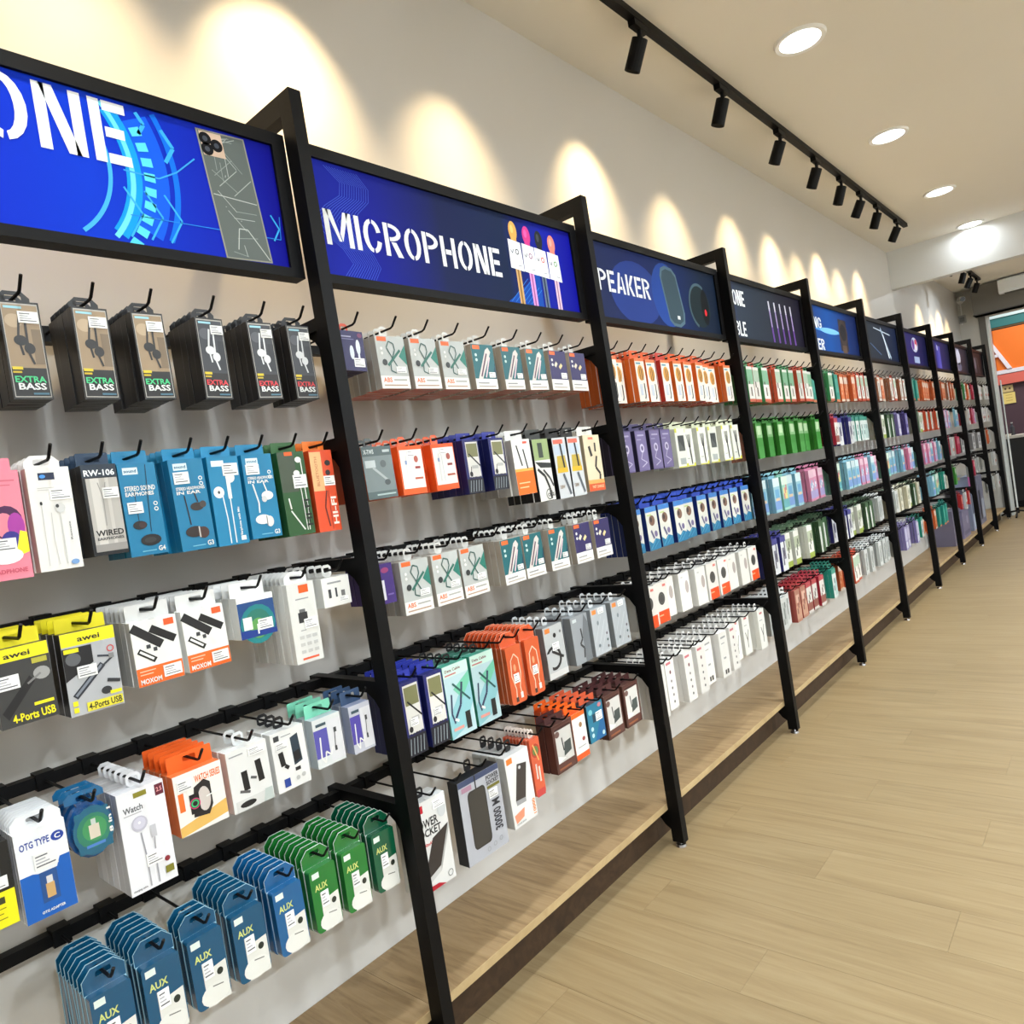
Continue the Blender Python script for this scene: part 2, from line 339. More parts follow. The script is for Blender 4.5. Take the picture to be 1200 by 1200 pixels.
# ------------------------------------------------------------------ header signs
ZS0, ZS1 = 1.969, 2.313             # sign frame
def lerp(a, b, t): return tuple(a[k]+(b[k]-a[k])*t for k in range(3))
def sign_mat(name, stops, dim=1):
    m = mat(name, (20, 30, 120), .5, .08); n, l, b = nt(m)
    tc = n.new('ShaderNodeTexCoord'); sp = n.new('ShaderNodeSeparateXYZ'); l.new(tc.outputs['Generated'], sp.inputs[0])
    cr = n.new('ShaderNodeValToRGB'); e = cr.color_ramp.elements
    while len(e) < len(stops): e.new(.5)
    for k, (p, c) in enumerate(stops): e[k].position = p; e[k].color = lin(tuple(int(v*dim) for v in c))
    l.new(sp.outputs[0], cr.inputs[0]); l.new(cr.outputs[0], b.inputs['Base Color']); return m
def sign(i, label, stops, art):
    x = (i-1)*P
    t = thing('header_sign', label, 'sign', (x, .0722, 0), 0, 'header signs along the rack')
    a, b2 = .036, P-.003
    for nm, bx in (('frame_top', (a, b2, ZS1-.03, ZS1)), ('frame_bottom', (a, b2, ZS0, ZS0+.022)), ('frame_end', (a, a+.018, ZS0+.022, ZS1-.03)), ('frame_end', (b2-.035, b2, ZS0+.022, ZS1-.03))):
        m = MB(); lean = 0
        m.box(bx[0], bx[1], 0, .04, bx[2], bx[3]); m.build(nm, BLACK, t)
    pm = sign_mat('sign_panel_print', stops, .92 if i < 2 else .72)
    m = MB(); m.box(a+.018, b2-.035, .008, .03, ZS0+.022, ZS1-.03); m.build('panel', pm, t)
    n0 = set(COL.objects); art(t, .0077)
    for o in set(COL.objects)-n0: o.location = ((.010, .022, .036, .05, .06)[i] if i < 5 else 0, 0, .012)
def disc(mb, x, z, rx, rz, y, col, n=18, a0=0, a1=360):
    pts = [(x+rx*math.cos(math.radians(a0+(a1-a0)*k/n)), y, z+rz*math.sin(math.radians(a0+(a1-a0)*k/n))) for k in range(n)]
    mb.face(pts, col)
def ring(mb, x, z, r0, r1, y, col, a0=0, a1=360, n=24):
    for k in range(n):
        p, q = math.radians(a0+(a1-a0)*k/n), math.radians(a0+(a1-a0)*(k+1)/n)
        mb.face([(x+r1*math.cos(p), y, z+r1*math.sin(p)), (x+r1*math.cos(q), y, z+r1*math.sin(q)), (x+r0*math.cos(q), y, z+r0*math.sin(q)), (x+r0*math.cos(p), y, z+r0*math.sin(p))][::-1], col)
def stroke(mb, pts, w, y, col):
    for (x0, z0), (x1, z1) in zip(pts, pts[1:]):
        d = math.hypot(x1-x0, z1-z0) or 1; nx, nz = -(z1-z0)/d*w/2, (x1-x0)/d*w/2
        mb.face([(x0-nx, y, z0-nz), (x1-nx, y, z1-nz), (x1+nx, y, z1+nz), (x0+nx, y, z0+nz)], col)
def quad(mb, x0, z0, x1, z1, y, col): mb.face([(x0, y, z0), (x1, y, z0), (x1, y, z1), (x0, y, z1)], col)
WHITE = (236, 240, 244)

def art0(t, y):
    X = P                               # world x = local x - P
    m = MB(); cx, cz = X-.60, 2.13
    for r0, r1, c, a0, a1 in ((.235, .29, (20, 90, 225), -60, 62), (.205, .235, (20, 150, 225), -65, 75), (.212, .222, (110, 215, 235), -40, 60), (.17, .178, (70, 170, 235), -70, 20), (.30, .312, (15, 110, 230), -42, 28)):
        for k in range(30):
            q0, q1 = a0+(a1-a0)*k/30, a0+(a1-a0)*(k+1)/30
            if all(ZS0+.016 < cz+r1*math.sin(math.radians(q)) < ZS1-.046 for q in (q0, q1)):
                ring(m, cx, cz, r0, r1, y, c, q0, q1, 1)
        y -= .00012
    for k in range(9):
        ring(m, cx, cz, .24, .262, y, (90, 210, 240), -38+k*7, -34+k*7, 1)
    m.build('printed_rings', SIGNM, t); m = MB()
    for k, (px, pz, s) in enumerate(((-.345, 2.235, .022), (-.29, 2.20, .034), (-.375, 2.045, .05), (-.335, 2.045, .05), (-.295, 2.045, .05), (-.06, 2.07, .03))):
        stroke(m, [(X+px-s*.6, pz+s), (X+px, pz), (X+px-s*.6, pz-s)], .004 if k > 1 else .008, y, (60, 170, 240))
    stroke(m, [(X-.40, 2.13), (X-.33, 2.128), (X-.29, 2.15), (X-.245, 2.19)], .003, y, (60, 160, 235)); stroke(m, [(X-.40, 2.04), (X-.06, 2.045), (X-.055, 2.1)], .002, y, (40, 130, 225))
    m.build('printed_arrows', SIGNM, t)
    m = MB(); word(m, 'PHONE', X-.83, 2.138, .125, y-.0002, WHITE, .45); m.build('lettering', SIGNM, t)
    m = MB(); y -= .0004
    pc = [(-.232, 2.262), (-.118, 2.266), (-.092, 1.985), (-.206, 1.981)]
    def L(a, b2): 
        p0 = lerp((*pc[3], 0), (*pc[2], 0), a); p1 = lerp((*pc[0], 0), (*pc[1], 0), a); q = lerp(p0, p1, b2); return (X+q[0], q[1])
    m.face([(*L(0, 0)[:1], y, L(0, 0)[1]), (L(1, 0)[0], y, L(1, 0)[1]), (L(1, 1)[0], y, L(1, 1)[1]), (L(0, 1)[0], y, L(0, 1)[1])], (150, 150, 138))
    def q4(a0, b0, a1, b1, yy, c): m.face([(L(a, b2)[0], yy, L(a, b2)[1]) for a, b2 in ((a0, b0), (a1, b0), (a1, b1), (a0, b1))], c)
    q4(.03, .012, .97, .988, y-.0002, (98, 106, 104))
    rnd = random.Random(3)
    for k in range(26):
        a0, b0 = rnd.uniform(.05, .5), rnd.uniform(.03, .95)
        a1, b1 = min(.95, a0+rnd.choice((.02, .3, .45))), min(.97, max(.03, b0+rnd.choice((0, .02, .15, -.15))))
        stroke(m, [L(a0, b0), L(a1, b1)], .0016, y-.0004, rnd.choice(((170, 178, 174), (140, 150, 146))))
    stroke(m, [L(.3, .08), L(.42, .25), L(.6, .25), L(.8, .12), L(.95, .02)], .0022, y-.0005, (190, 196, 192))
    stroke(m, [L(.05, .5), L(.95, .47)], .002, y-.0005, (185, 190, 188))
    q4(.05, .80, .50, .985, y-.0006, (206, 180, 160))
    for a, b2 in ((.15, .93), (.15, .85), (.36, .89)): p = L(a, b2); disc(m, p[0], p[1], .014, .014, y-.0008, (25, 25, 28)); disc(m, p[0], p[1], .006, .006, y-.0009, (70, 74, 84))
    m.build('printed_phone', SIGNM, t)
def art1(t, y):
    m = MB()
    for k in range(13):
        pts = [(.085+k*.0085+.05*math.sin(zz*9+.4)*(1-k*.02), ZS0+.014+zz*.278) for zz in [j/8 for j in range(9)]]
        stroke(m, [p for p in pts], .0013, y, (70, 100, 215))
    m.build('printed_waves', SIGNM, t); m = MB()
    m.face([(.74, y, 1.98), (.93, y, 1.98), (.93, y, 2.12), (.87, y, 2.06)], (20, 70, 160))
    for k in range(6): stroke(m, [(.76+k*.02, 1.985), (.86+k*.014, 2.07-k*.006)], .002, y-.0001, (50, 120, 210))
    m.build('printed_graphic', SIGNM, t)
    m = MB(); word(m, 'MICROPHONE', .062, 2.058, .090, y-.0003, WHITE, .668); m.build('lettering', SIGNM, t)
    m = MB(); y -= .0005
    for k, (x, zt, hc, sc) in enumerate(((.815, 2.262, (214, 160, 84), (196, 160, 110)), (.885, 2.262, (196, 60, 130), (214, 150, 206)), (.951, 2.262, (36, 40, 44), (96, 110, 134)), (1.022, 2.262, (222, 130, 116), (214, 184, 206)))):
        dz = -.004*k
        disc(m, x, zt-.04+dz, .021, .032, y, hc); quad(m, x-.014, zt-.085+dz, x+.014, zt-.05+dz, y-.0001, hc)
        disc(m, x-.004, zt-.034+dz, .008, .014, y-.0002, tuple(min(255, v+30) for v in hc))
        quad(m, x-.012, 1.978, x+.013, zt-.14+dz, y-.0001, sc); quad(m, x-.004, 1.978, x+.004, zt-.14+dz, y-.0002, tuple(max(0, v-60) for v in sc))
        m.face([(x-.034, y-.0003, zt-.165+dz), (x+.034, y-.0003, zt-.17+dz), (x+.03, y-.0003, zt-.075+dz), (x-.032, y-.0003, zt-.07+dz)], (226, 230, 238))
        stroke(m, [(x-.024, zt-.105+dz), (x-.016, zt-.115+dz), (x-.01, zt-.102+dz)], .003, y-.0004, (70, 74, 84))
        ring(m, x+.008, zt-.108+dz, .006, .010, y-.0004, ((90, 90, 96), (140, 90, 120), (190, 80, 70), (90, 140, 80))[k], n=10)
        quad(m, x+.006, zt-.155+dz, x+.024, zt-.152+dz, y-.0004, (150, 154, 164))
    m.build('printed_microphones', SIGNM, t)
def art2(t, y):
    X = -P
    m = MB(); disc(m, .36, 2.10, .20, .13, y, (38, 60, 132), 24); disc(m, .62, 2.12, .13, .14, y-.0001, (36, 70, 150), 24); m.build('printed_graphic', SIGNM, t)
    m = MB(); word(m, 'SPEAKER', .012, 2.084, .084, y-.0003, WHITE, .46); m.build('lettering', SIGNM, t)
    m = MB(); y -= .0005
    pts = [(.575, 2.20), (.59, 2.235), (.63, 2.25), (.69, 2.245), (.725, 2.22), (.765, 2.05), (.755, 2.005), (.71, 1.985), (.65, 1.988), (.615, 2.01)]
    m.face([(a, y, b2) for a, b2 in pts][::-1], (84, 110, 128))
    m.face([((a-.67)*.86+.67, y-.0001, (b2-2.115)*.9+2.115) for a, b2 in pts][::-1], (58, 78, 90))
    quad(m, .69, 2.02, .715, 2.036, y-.0002, (220, 226, 230))
    disc(m, .93, 2.10, .11, .10, y, (26, 40, 46), 20); ring(m, .93, 2.10, .095, .108, y-.0001, (70, 92, 104), 60, 250); disc(m, .985, 2.10, .04, .085, y-.0002, (14, 18, 22))
    disc(m, .985, 2.075, .012, .016, y-.0003, (196, 40, 50)); m.build('printed_speakers', SIGNM, t)
def art3(t, y):
    m = MB(); word(m, 'PHONE', .006, 2.15, .080, y, WHITE, .255); m.build('lettering', SIGNM, t)
    m = MB(); word(m, 'CABLE', -.005, 1.992, .076, y, WHITE, .24); m.build('lettering', SIGNM, t)
    m = MB()
    for k in range(5):
        x = .60+k*.085; stroke(m, [(x, 2.215), (x+.02, 1.985)], .022, y, (104, 70, 150)); stroke(m, [(x, 2.215), (x+.004, 2.16)], .018, y-.0001, (222, 226, 234)); stroke(m, [(x+.003, 2.17), (x+.012, 2.07)], .010, y-.0002, (190, 184, 214))
    m.build('printed_cables', SIGNM, t)
def art4(t, y):
    m = MB(); word(m, 'ING', .10, 2.125, .072, y, WHITE, .19); m.build('lettering', SIGNM, t)
    m = MB(); word(m, 'NER', .10, 1.985, .072, y, WHITE, .20); m.build('lettering', SIGNM, t)
    m = MB(); disc(m, .45, 2.12, .30, .012, y, (70, 140, 220)); disc(m, .45, 2.12, .20, .02, y-.0001, (110, 175, 235)); m.build('printed_glow_lines', SIGNM, t); m = MB()
    quad(m, .66, 2.0, .84, 2.22, y-.0002, (44, 40, 46)); disc(m, .75, 2.13, .10, .09, y-.0003, (62, 52, 50)); disc(m, .75, 2.13, .07, .06, y-.0004, (30, 30, 36)); quad(m, .70, 1.985, .80, 2.04, y-.0003, (88, 70, 60))
    m.build('printed_device', SIGNM, t)
def art5(t, y):
    m = MB(); quad(m, .06, 2.16, .14, 2.2, y, WHITE); quad(m, .06, 2.04, .12, 2.08, y, WHITE); m.build('lettering', SIGNM, t); m = MB()
    stroke(m, [(.45, 2.23), (.95, 2.20)], .008, y, (190, 205, 220)); stroke(m, [(.66, 2.24), (.90, 2.0)], .03, y-.0001, (150, 170, 190)); stroke(m, [(.72, 2.19), (.84, 2.0)], .02, y-.0002, (220, 228, 236)); stroke(m, [(.3, 2.1), (.6, 2.02)], .006, y, (90, 120, 170))
    m.build('printed_device', SIGNM, t)
def art6(t, y):
    m = MB(); disc(m, .66, 2.17, .13, .07, y, (200, 210, 240)); disc(m, .60, 2.17, .05, .05, y-.0001, (120, 60, 170)); disc(m, .72, 2.19, .05, .035, y-.0001, (220, 80, 110)); disc(m, .70, 2.15, .04, .03, y-.0002, (250, 240, 250)); quad(m, .58, 2.0, .80, 2.06, y, (170, 190, 230)); m.build('printed_picture', SIGNM, t)
def art7(t, y):
    m = MB(); quad(m, .44, 1.985, .52, 2.25, y, (70, 70, 190)); quad(m, .52, 1.985, .66, 2.22, y-.0001, (96, 96, 210)); disc(m, .52, 2.2, .03, .03, y-.0002, (200, 210, 250)); m.build('printed_picture', SIGNM, t)
def art8(t, y):
    m = MB(); quad(m, .34, 1.99, .60, 2.25, y, (150, 150, 176)); disc(m, .52, 2.15, .14, .09, y-.0001, (196, 196, 214)); disc(m, .56, 2.04, .12, .05, y-.0001, (96, 96, 120)); m.build('printed_picture', SIGNM, t)
def art9(t, y):
    m = MB(); quad(m, .30, 2.0, .62, 2.2, y, (70, 68, 80)); disc(m, .5, 2.12, .10, .07, y-.0001, (110, 106, 120)); stroke(m, [(.7, 2.2), (.82, 2.0)], .03, y, (86, 84, 92)); m.build('printed_picture', SIGNM, t)
B1, B2, NAVY = (16, 30, 200), (20, 60, 215), (18, 22, 120)
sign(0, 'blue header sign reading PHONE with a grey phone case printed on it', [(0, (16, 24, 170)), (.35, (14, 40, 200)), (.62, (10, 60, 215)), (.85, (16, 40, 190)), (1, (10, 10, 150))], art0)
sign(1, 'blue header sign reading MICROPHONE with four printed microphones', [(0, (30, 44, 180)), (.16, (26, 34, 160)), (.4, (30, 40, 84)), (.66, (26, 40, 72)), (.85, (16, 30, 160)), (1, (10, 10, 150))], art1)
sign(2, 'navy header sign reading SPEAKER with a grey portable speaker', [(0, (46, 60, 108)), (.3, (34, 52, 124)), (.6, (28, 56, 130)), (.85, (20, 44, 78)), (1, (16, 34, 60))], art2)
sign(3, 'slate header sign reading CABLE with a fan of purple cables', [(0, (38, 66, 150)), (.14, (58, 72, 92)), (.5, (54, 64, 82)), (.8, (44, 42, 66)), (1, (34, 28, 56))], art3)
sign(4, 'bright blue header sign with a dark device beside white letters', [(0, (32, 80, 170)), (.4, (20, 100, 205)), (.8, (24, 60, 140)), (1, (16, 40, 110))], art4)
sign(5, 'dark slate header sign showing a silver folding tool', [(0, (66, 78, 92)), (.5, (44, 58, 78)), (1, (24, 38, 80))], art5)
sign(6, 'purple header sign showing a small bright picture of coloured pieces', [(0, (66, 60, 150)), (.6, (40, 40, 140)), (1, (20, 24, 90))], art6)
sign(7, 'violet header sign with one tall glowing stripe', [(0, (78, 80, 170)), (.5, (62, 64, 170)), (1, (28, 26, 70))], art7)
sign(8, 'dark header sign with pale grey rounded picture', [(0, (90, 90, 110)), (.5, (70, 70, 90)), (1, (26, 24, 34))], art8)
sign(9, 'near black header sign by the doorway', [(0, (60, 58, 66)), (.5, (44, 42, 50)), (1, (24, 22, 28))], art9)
# ------------------------------------------------------------------ packages: flat print is a list of shapes in (u, v) of the front face
_tc = {}
def text_polys(s):
    if s in _tc: return _tc[s]
    cu = bpy.data.curves.new('glyphs', 'FONT'); cu.body = s; cu.resolution_u = 2; cu.offset = .026; cu.fill_mode = 'FRONT'
    o = bpy.data.objects.new('glyphs', cu); COL.objects.link(o)
    me = o.evaluated_get(bpy.context.evaluated_depsgraph_get()).to_mesh()
    vs = [(v.co.x, v.co.y) for v in me.vertices]; ps = [tuple(p.vertices) for p in me.polygons]
    x0, x1 = min(v[0] for v in vs), max(v[0] for v in vs); y0, y1 = min(v[1] for v in vs), max(v[1] for v in vs)
    vs = [((a-x0)/(x1-x0), (b2-y0)/(y1-y0)) for a, b2 in vs]
    o.to_mesh_clear(); bpy.data.objects.remove(o); bpy.data.curves.remove(cu)
    _tc[s] = (vs, ps); return _tc[s]
def draw(mb, art, w, h, zt, base=None, inset=0):
    y = -.0002
    if base: quad(mb, -w*(.5-inset), zt-h*(1-inset), w*(.5-inset), zt-h*inset, y, base); y -= .00012
    for e in art:
        k, col = e[0], e[-1]; X = lambda a: (a-.5)*w; Z = lambda v: zt-h+v*h
        if k == 'r': quad(mb, X(e[1]), Z(e[2]), X(e[3]), Z(e[4]), y, col)
        elif k == 'e': disc(mb, X(e[1]), Z(e[2]), e[3]*w, e[4]*w, y, col, 16)
        elif k == 'o': ring(mb, X(e[1]), Z(e[2]), e[3]*w, e[4]*w, y, col, n=18)
        elif k == 'p': mb.face([(X(a), y, Z(v)) for a, v in e[1]], col)
        elif k == 'l': stroke(mb, [(X(a), Z(v)) for a, v in e[1]], e[2]*w, y, col)
        elif k == 't' or k == 'T':                              # text in a box; T is turned to read upwards
            vs, ps = text_polys(e[5])
            if k == 't': q = [(X(e[1]+(e[3]-e[1])*a), y, Z(e[2]+(e[4]-e[2])*v)) for a, v in vs]
            else: q = [(X(e[3]-(e[3]-e[1])*v), y, Z(e[2]+(e[4]-e[2])*a)) for a, v in vs]
            mb.solid(q, ps, col)
        y -= .00012
def inside(px, py, pts):
    c = False
    for (x0, y0), (x1, y1) in zip(pts, pts[1:]+pts[:1]):
        if (y0 > py) != (y1 > py) and px < (x1-x0)*(py-y0)/(y1-y0)+x0: c = not c
    return c
def sample(art, a, v, base, asp):
    col = base
    for e in art:
        k = e[0]
        if k == 'r' and e[1] <= a <= e[3] and e[2] <= v <= e[4]: col = e[-1]
        elif k == 'e' and ((a-e[1])/e[3])**2+((v-e[2])*asp/e[4])**2 < 1: col = e[-1]
        elif k == 'o' and e[3] < math.hypot(a-e[1], (v-e[2])*asp) < e[4]: col = e[-1]
        elif k == 'p' and inside(a, v, e[1]): col = e[-1]
        elif k in 'tT' and e[1] <= a <= e[3] and e[2] <= v <= e[4]: col = lerp(col, e[-1], .45)
        elif k == 'l':
            for (x0, y0), (x1, y1) in zip(e[1], e[1][1:]):
                dx, dy = x1-x0, (y1-y0)*asp; t = max(0, min(1, ((a-x0)*dx+(v-y0)*asp*dy)/(dx*dx+dy*dy+1e-9)))
                if math.hypot(a-x0-t*dx, (v-y0)*asp-t*dy) < e[2]/2+.03: col = e[-1]
    return col
def rrect(x0, x1, z0, z1, rb, rt, n=3):
    o = []
    for cx, cz, rr, a in ((x1, z0, rb, 270), (x1, z1, rt, 0), (x0, z1, rt, 90), (x0, z0, rb, 180)):
        sx, sz = (-1 if cx == x1 else 1), (1 if cz == z0 else -1)
        if rr <= 0: o.append((cx, cz)); continue
        for k in range(n+1):
            q = math.radians(a+90*k/n); o.append((cx+sx*rr+rr*math.cos(q), cz+sz*rr+rr*math.sin(q)))
    return o
def ring8(x0, x1, z0, z1, r):
    return [(x0+r, z0), (x1-r, z0), (x1, z0+r), (x1, z1-r), (x1-r, z1), (x0+r, z1), (x0, z1-r), (x0, z0+r)]
def tab_geom(mb, k, col):
    w, zt, d = k['w'], -k['drop'], k['d']; st = k['tab']; top = .013
    tw = {'full': w*.94, 'round': w*.84, 'narrow': .026, 'card': w}[st]; r = {'full': .002, 'round': .012, 'narrow': .006, 'card': .016}[st]
    r = min(r, (k['drop']+top)*.45, tw*.4)
    outer = ring8(-tw/2, tw/2, zt-.001, top, r)
    if st in ('full', 'round', 'card'): outer[0] = (-tw/2, zt-.001); outer[1] = (tw/2, zt-.001); outer[2] = (tw/2, zt+.0015); outer[7] = (-tw/2, zt+.0015)
    hw = .008 if st == 'narrow' else min(.013, tw*.3)
    inner = ring8(-hw, hw, max(-.0045, zt+.0006), .006, .002)
    mb.plate_hole(outer, inner, d-.0016, d-.0004, col)
    if st == 'card' and 'rim' in k: mb.plate_hole([(a*1.03, c+.0012 if c > 0 else c) for a, c in outer], inner, d-.0004, d+.0004, k['rim'])
def body_geom(mb, k, mosaic=False):
    w, h, d, zt = k['w'], k['h'], k['d'], -k['drop']; c = k['body']; s = k.get('side', c); sh = k.get('shape', 'box')
    if sh == 'box':
        if mosaic:
            v = [(x, y, z) for z in (zt-h, zt) for y in (0, d) for x in (-w/2, w/2)]
            mb.solid(v, [(4, 5, 7, 6), (2, 6, 7, 3), (0, 4, 6, 2), (1, 3, 7, 5)], s); mb.face([v[0], v[2], v[3], v[1]], k.get('bottom', s))
            nu, nv = 5, 12
            for i in range(nu):
                for j in range(nv):
                    quad(mb, -w/2+w*i/nu, zt-h+h*j/nv, -w/2+w*(i+1)/nu, zt-h+h*(j+1)/nv, 0, tuple(int(q) for q in sample(k['art'], (i+.5)/nu, (j+.5)/nv, c, h/w)))
        else:
            mb.box(-w/2, w/2, 0, d, zt-h, zt, s, c); mb.c[-6] = k.get('bottom', s); e = .0006; q = k.get('edge', lerp(s, (255, 255, 255), .28)); q = tuple(int(a) for a in q)
            mb.box(-w/2-.0002, w/2+.0002, -.0001, .0012, zt-h-.0002, zt+.0002, q, c)
    elif sh == 'blister':
        mb.extrude(rrect(-w/2+.001, w/2-.001, zt-h+.001, zt, .010, .005), 0, d-.002, s, c)
        mb.extrude(rrect(-w/2, w/2, zt-h, zt, .011, 0), d-.002, d, k.get('rim', s))
    elif sh == 'disc':
        n = 20; pts = [(w/2*math.cos(2*math.pi*q/n), zt-h/2+h/2*math.sin(2*math.pi*q/n)) for q in range(n)]
        mb.extrude(pts, d*.5, d, s); pts = [(a*.86, zt-h/2+(b2-zt+h/2)*.86) for a, b2 in pts]; mb.extrude(pts, 0, d*.5, s, c)
        a0 = .012; mb.box(-w*.22, w*.22, d*.55, d, zt-.014, zt, s)
    elif sh == 'card':
        mb.box(-w/2, w/2, d-.0016, d, zt-h, zt, s); mb.extrude(rrect(-w*.40, w*.40, zt-h*.96, zt-h*.12, .006, .006), 0, d-.0016, s, c)
K = {}
def kind(key, name, desc, w, h, d, drop, body, tab, tabcol, art, lab=None, **kw):
    K[key] = dict(key=key, name=name, desc=desc, w=w, h=h, d=d, drop=drop, body=body, tab=tab, tabcol=tabcol, art=art, lab=lab, **kw)
def variant(key, base, **kw):
    K[key] = dict(K[base], key=key, **kw)
WH, BK, OR, GY = (232, 232, 228), (24, 24, 26), (232, 96, 32), (150, 152, 154)
DK = (60, 62, 66)
def lines(u0, v0, u1, n, dv, col, hgt=.006):
    return [('r', u0, v0-k*dv, u1-(.06 if k % 2 else 0), v0-k*dv+hgt, col) for k in range(n)]
def bud(u0, v0, s, col, c2):   # an in-ear bud with its cable
    return [('l', [(u0-.02*s, v0+.22*s), (u0, v0+.08*s)], .03, col), ('e', u0+.1*s, v0, .17*s, .10*s, col), ('e', u0+.22*s, v0, .07*s, .09*s, c2)]
def dark_art(pic, ear, txt, sub):
    return [('r', .04, .02, .96, .98, (176, 172, 164)), ('r', .06, .03, .94, .965, (28, 26, 26)), ('r', .06, .32, .94, .965, pic), ('e', .3, .8, .22, .2, tuple(min(255, c+28) for c in pic)), ('r', .70, .36, .94, .72, tuple(int(c*.8) for c in pic)),
            ('r', .1, .925, .55, .95, (150, 200, 214)), ('l', [(.45, .86), (.35, .62), (.42, .45)], .06, ear), ('e', .40, .60, .17, .15, ear), ('e', .60, .52, .14, .16, ear), ('l', [(.58, .8), (.56, .48), (.66, .36)], .06, ear),
            ('r', .08, .30, .34, .33, (214, 190, 40)), ('r', .08, .265, .3, .285, (196, 170, 30)), ('t', .10, .17, .88, .235, 'EXTRA', sub), ('t', .16, .095, .86, .165, 'BASS', (226, 228, 226)), ('r', .5, .045, .9, .065, (70, 110, 130))]
kind('dark', 'earphone_box', 'sepia fronted black earphone box', .061, .172, .024, .012, (30, 28, 28), 'round', (26, 26, 28), dark_art((150, 128, 100), (34, 32, 32), 'EXTRA', (70, 196, 130)), (.42, .78, .93, .90))
kind('dark2', 'earphone_box', 'black earphone box with white buds', .060, .172, .024, .012, (30, 28, 28), 'round', (26, 26, 28), dark_art((52, 54, 60), (214, 216, 218), 'EXTRA', (214, 60, 70)), (.5, .8, .95, .91))
kind('pink', 'headphone_box', 'pink box with purple headphones', .070, .185, .03, .012, (226, 128, 146), 'full', (226, 128, 146), [('r', .06, .9, .9, .915, (200, 96, 116)), ('r', .06, .86, .8, .87, (200, 96, 116)), ('e', .62, .52, .34, .42, (70, 20, 70)), ('e', .56, .5, .22, .3, (226, 128, 146)), ('e', .80, .48, .18, .34, (160, 50, 150)), ('e', .66, .36, .2, .22, (50, 40, 130)), ('p', [(.7, .2), (1, .24), (1, .42), (.86, .44)], (238, 224, 40)), ('e', .5, .22, .36, .2, (236, 232, 234)), ('t', .1, .06, .9, .1, 'HEADPHONE', (196, 80, 100))], (.3, .26, .75, .38))
kind('white', 'earphone_box', 'white wired earphone box', .067, .181, .026, .012, (234, 232, 228), 'round', (238, 236, 232), [('r', .26, .88, .64, .95, (30, 40, 70)), ('e', .36, .915, .07, .05, (70, 150, 230)), ('r', .2, .80, .6, .806, (190, 188, 184)), ('r', .2, .78, .68, .786, (190, 188, 184)), ('e', .24, .655, .03, .05, BK), ('l', [(.24, .64), (.22, .05)], .02, (206, 204, 200)), ('l', [(.44, .56), (.42, .3), (.46, .05)], .02, (206, 204, 200)), ('e', .66, .60, .12, .13, (210, 210, 208)), ('e', .60, .62, .04, .05, (60, 60, 60)), ('l', [(.64, .55), (.64, .05)], .03, (204, 204, 200)), ('T', .80, .28, .85, .46, 'Remote', (130, 130, 130)), ('e', .82, .06, .10, .07, (120, 160, 210))], (.46, .68, .98, .79), side=(226, 214, 206))
kind('silver', 'earphone_box', 'silver and black earphone box', .060, .168, .026, .012, (24, 26, 30), 'full', (34, 58, 84), [('r', .0, .86, 1, 1, (30, 44, 60)), ('t', .06, .875, .94, .945, 'RW-106', (240, 242, 244)), ('r', .08, .04, .98, .85, (180, 176, 170)), ('r', .2, .04, .45, .85, (206, 202, 196)), ('r', .62, .04, .72, .85, (198, 194, 188)), ('l', [(.4, .8), (.5, .62), (.48, .32)], .03, (150, 148, 144)), ('l', [(.62, .8), (.52, .62)], .03, (150, 148, 144)), ('t', .14, .21, .94, .275, 'WIRED', (30, 30, 32)), ('t', .16, .165, .92, .195, 'EARPHONES', (60, 60, 62)), ('r', .08, .04, .98, .12, (150, 146, 142))], (.5, .62, .97, .74))
TEAL = (18, 122, 166)
def teal_art(tx, ear, model, head):
    a = [('r', .12, .88, .52, .955, (214, 232, 238)), ('t', .15, .90, .48, .935, 'sound', (20, 90, 130))]
    if head: a += [('t', .10, .70, .92, .755, 'STEREO SOUND', WH), ('t', .10, .645, .86, .69, 'EARPHONES', WH)]
    a += [('o', .86, .55 if head else .78, .035, .06, WH), ('o', .86, .49 if head else .72, .035, .06, WH)]
    return a+tx+[('t', .74, .03, .93, .085, model, WH), ('r', .3, .04, .68, .05, (120, 190, 214))]
kind('tealA', 'earphone_box', 'teal earphone box with black buds', .069, .178, .026, .014, TEAL, 'full', (24, 130, 174), teal_art([('l', [(.34, .7), (.34, .36)], .02, (20, 40, 50)), ('l', [(.74, .98), (.62, .25)], .02, (20, 40, 50)), ('e', .35, .33, .19, .12, (28, 28, 30)), ('e', .42, .33, .1, .09, (60, 40, 40)), ('e', .58, .16, .28, .16, (26, 26, 28)), ('e', .56, .16, .16, .08, (50, 48, 50))], 0, 'G4', True), (.1, .46, .5, .58))
kind('tealB', 'earphone_box', 'teal earphone box with dark earbuds', .070, .185, .026, .012, TEAL, 'full', (24, 130, 174), teal_art([('t', .10, .66, .94, .695, 'STEREO HEADPHONES', WH), ('t', .10, .615, .8, .65, 'IN EAR', WH), ('l', [(.30, .6), (.34, .4), (.36, .28)], .035, (40, 32, 30)), ('l', [(.6, .62), (.66, .52)], .04, (40, 32, 30)), ('e', .62, .47, .2, .12, (48, 40, 38)), ('e', .80, .49, .10, .10, (70, 60, 58)), ('e', .44, .2, .28, .16, (46, 36, 34)), ('e', .68, .18, .17, .17, (70, 46, 40)), ('r', .55, .13, .59, .25, (200, 196, 190))], 0, 'G3', False), (.08, .73, .52, .86))
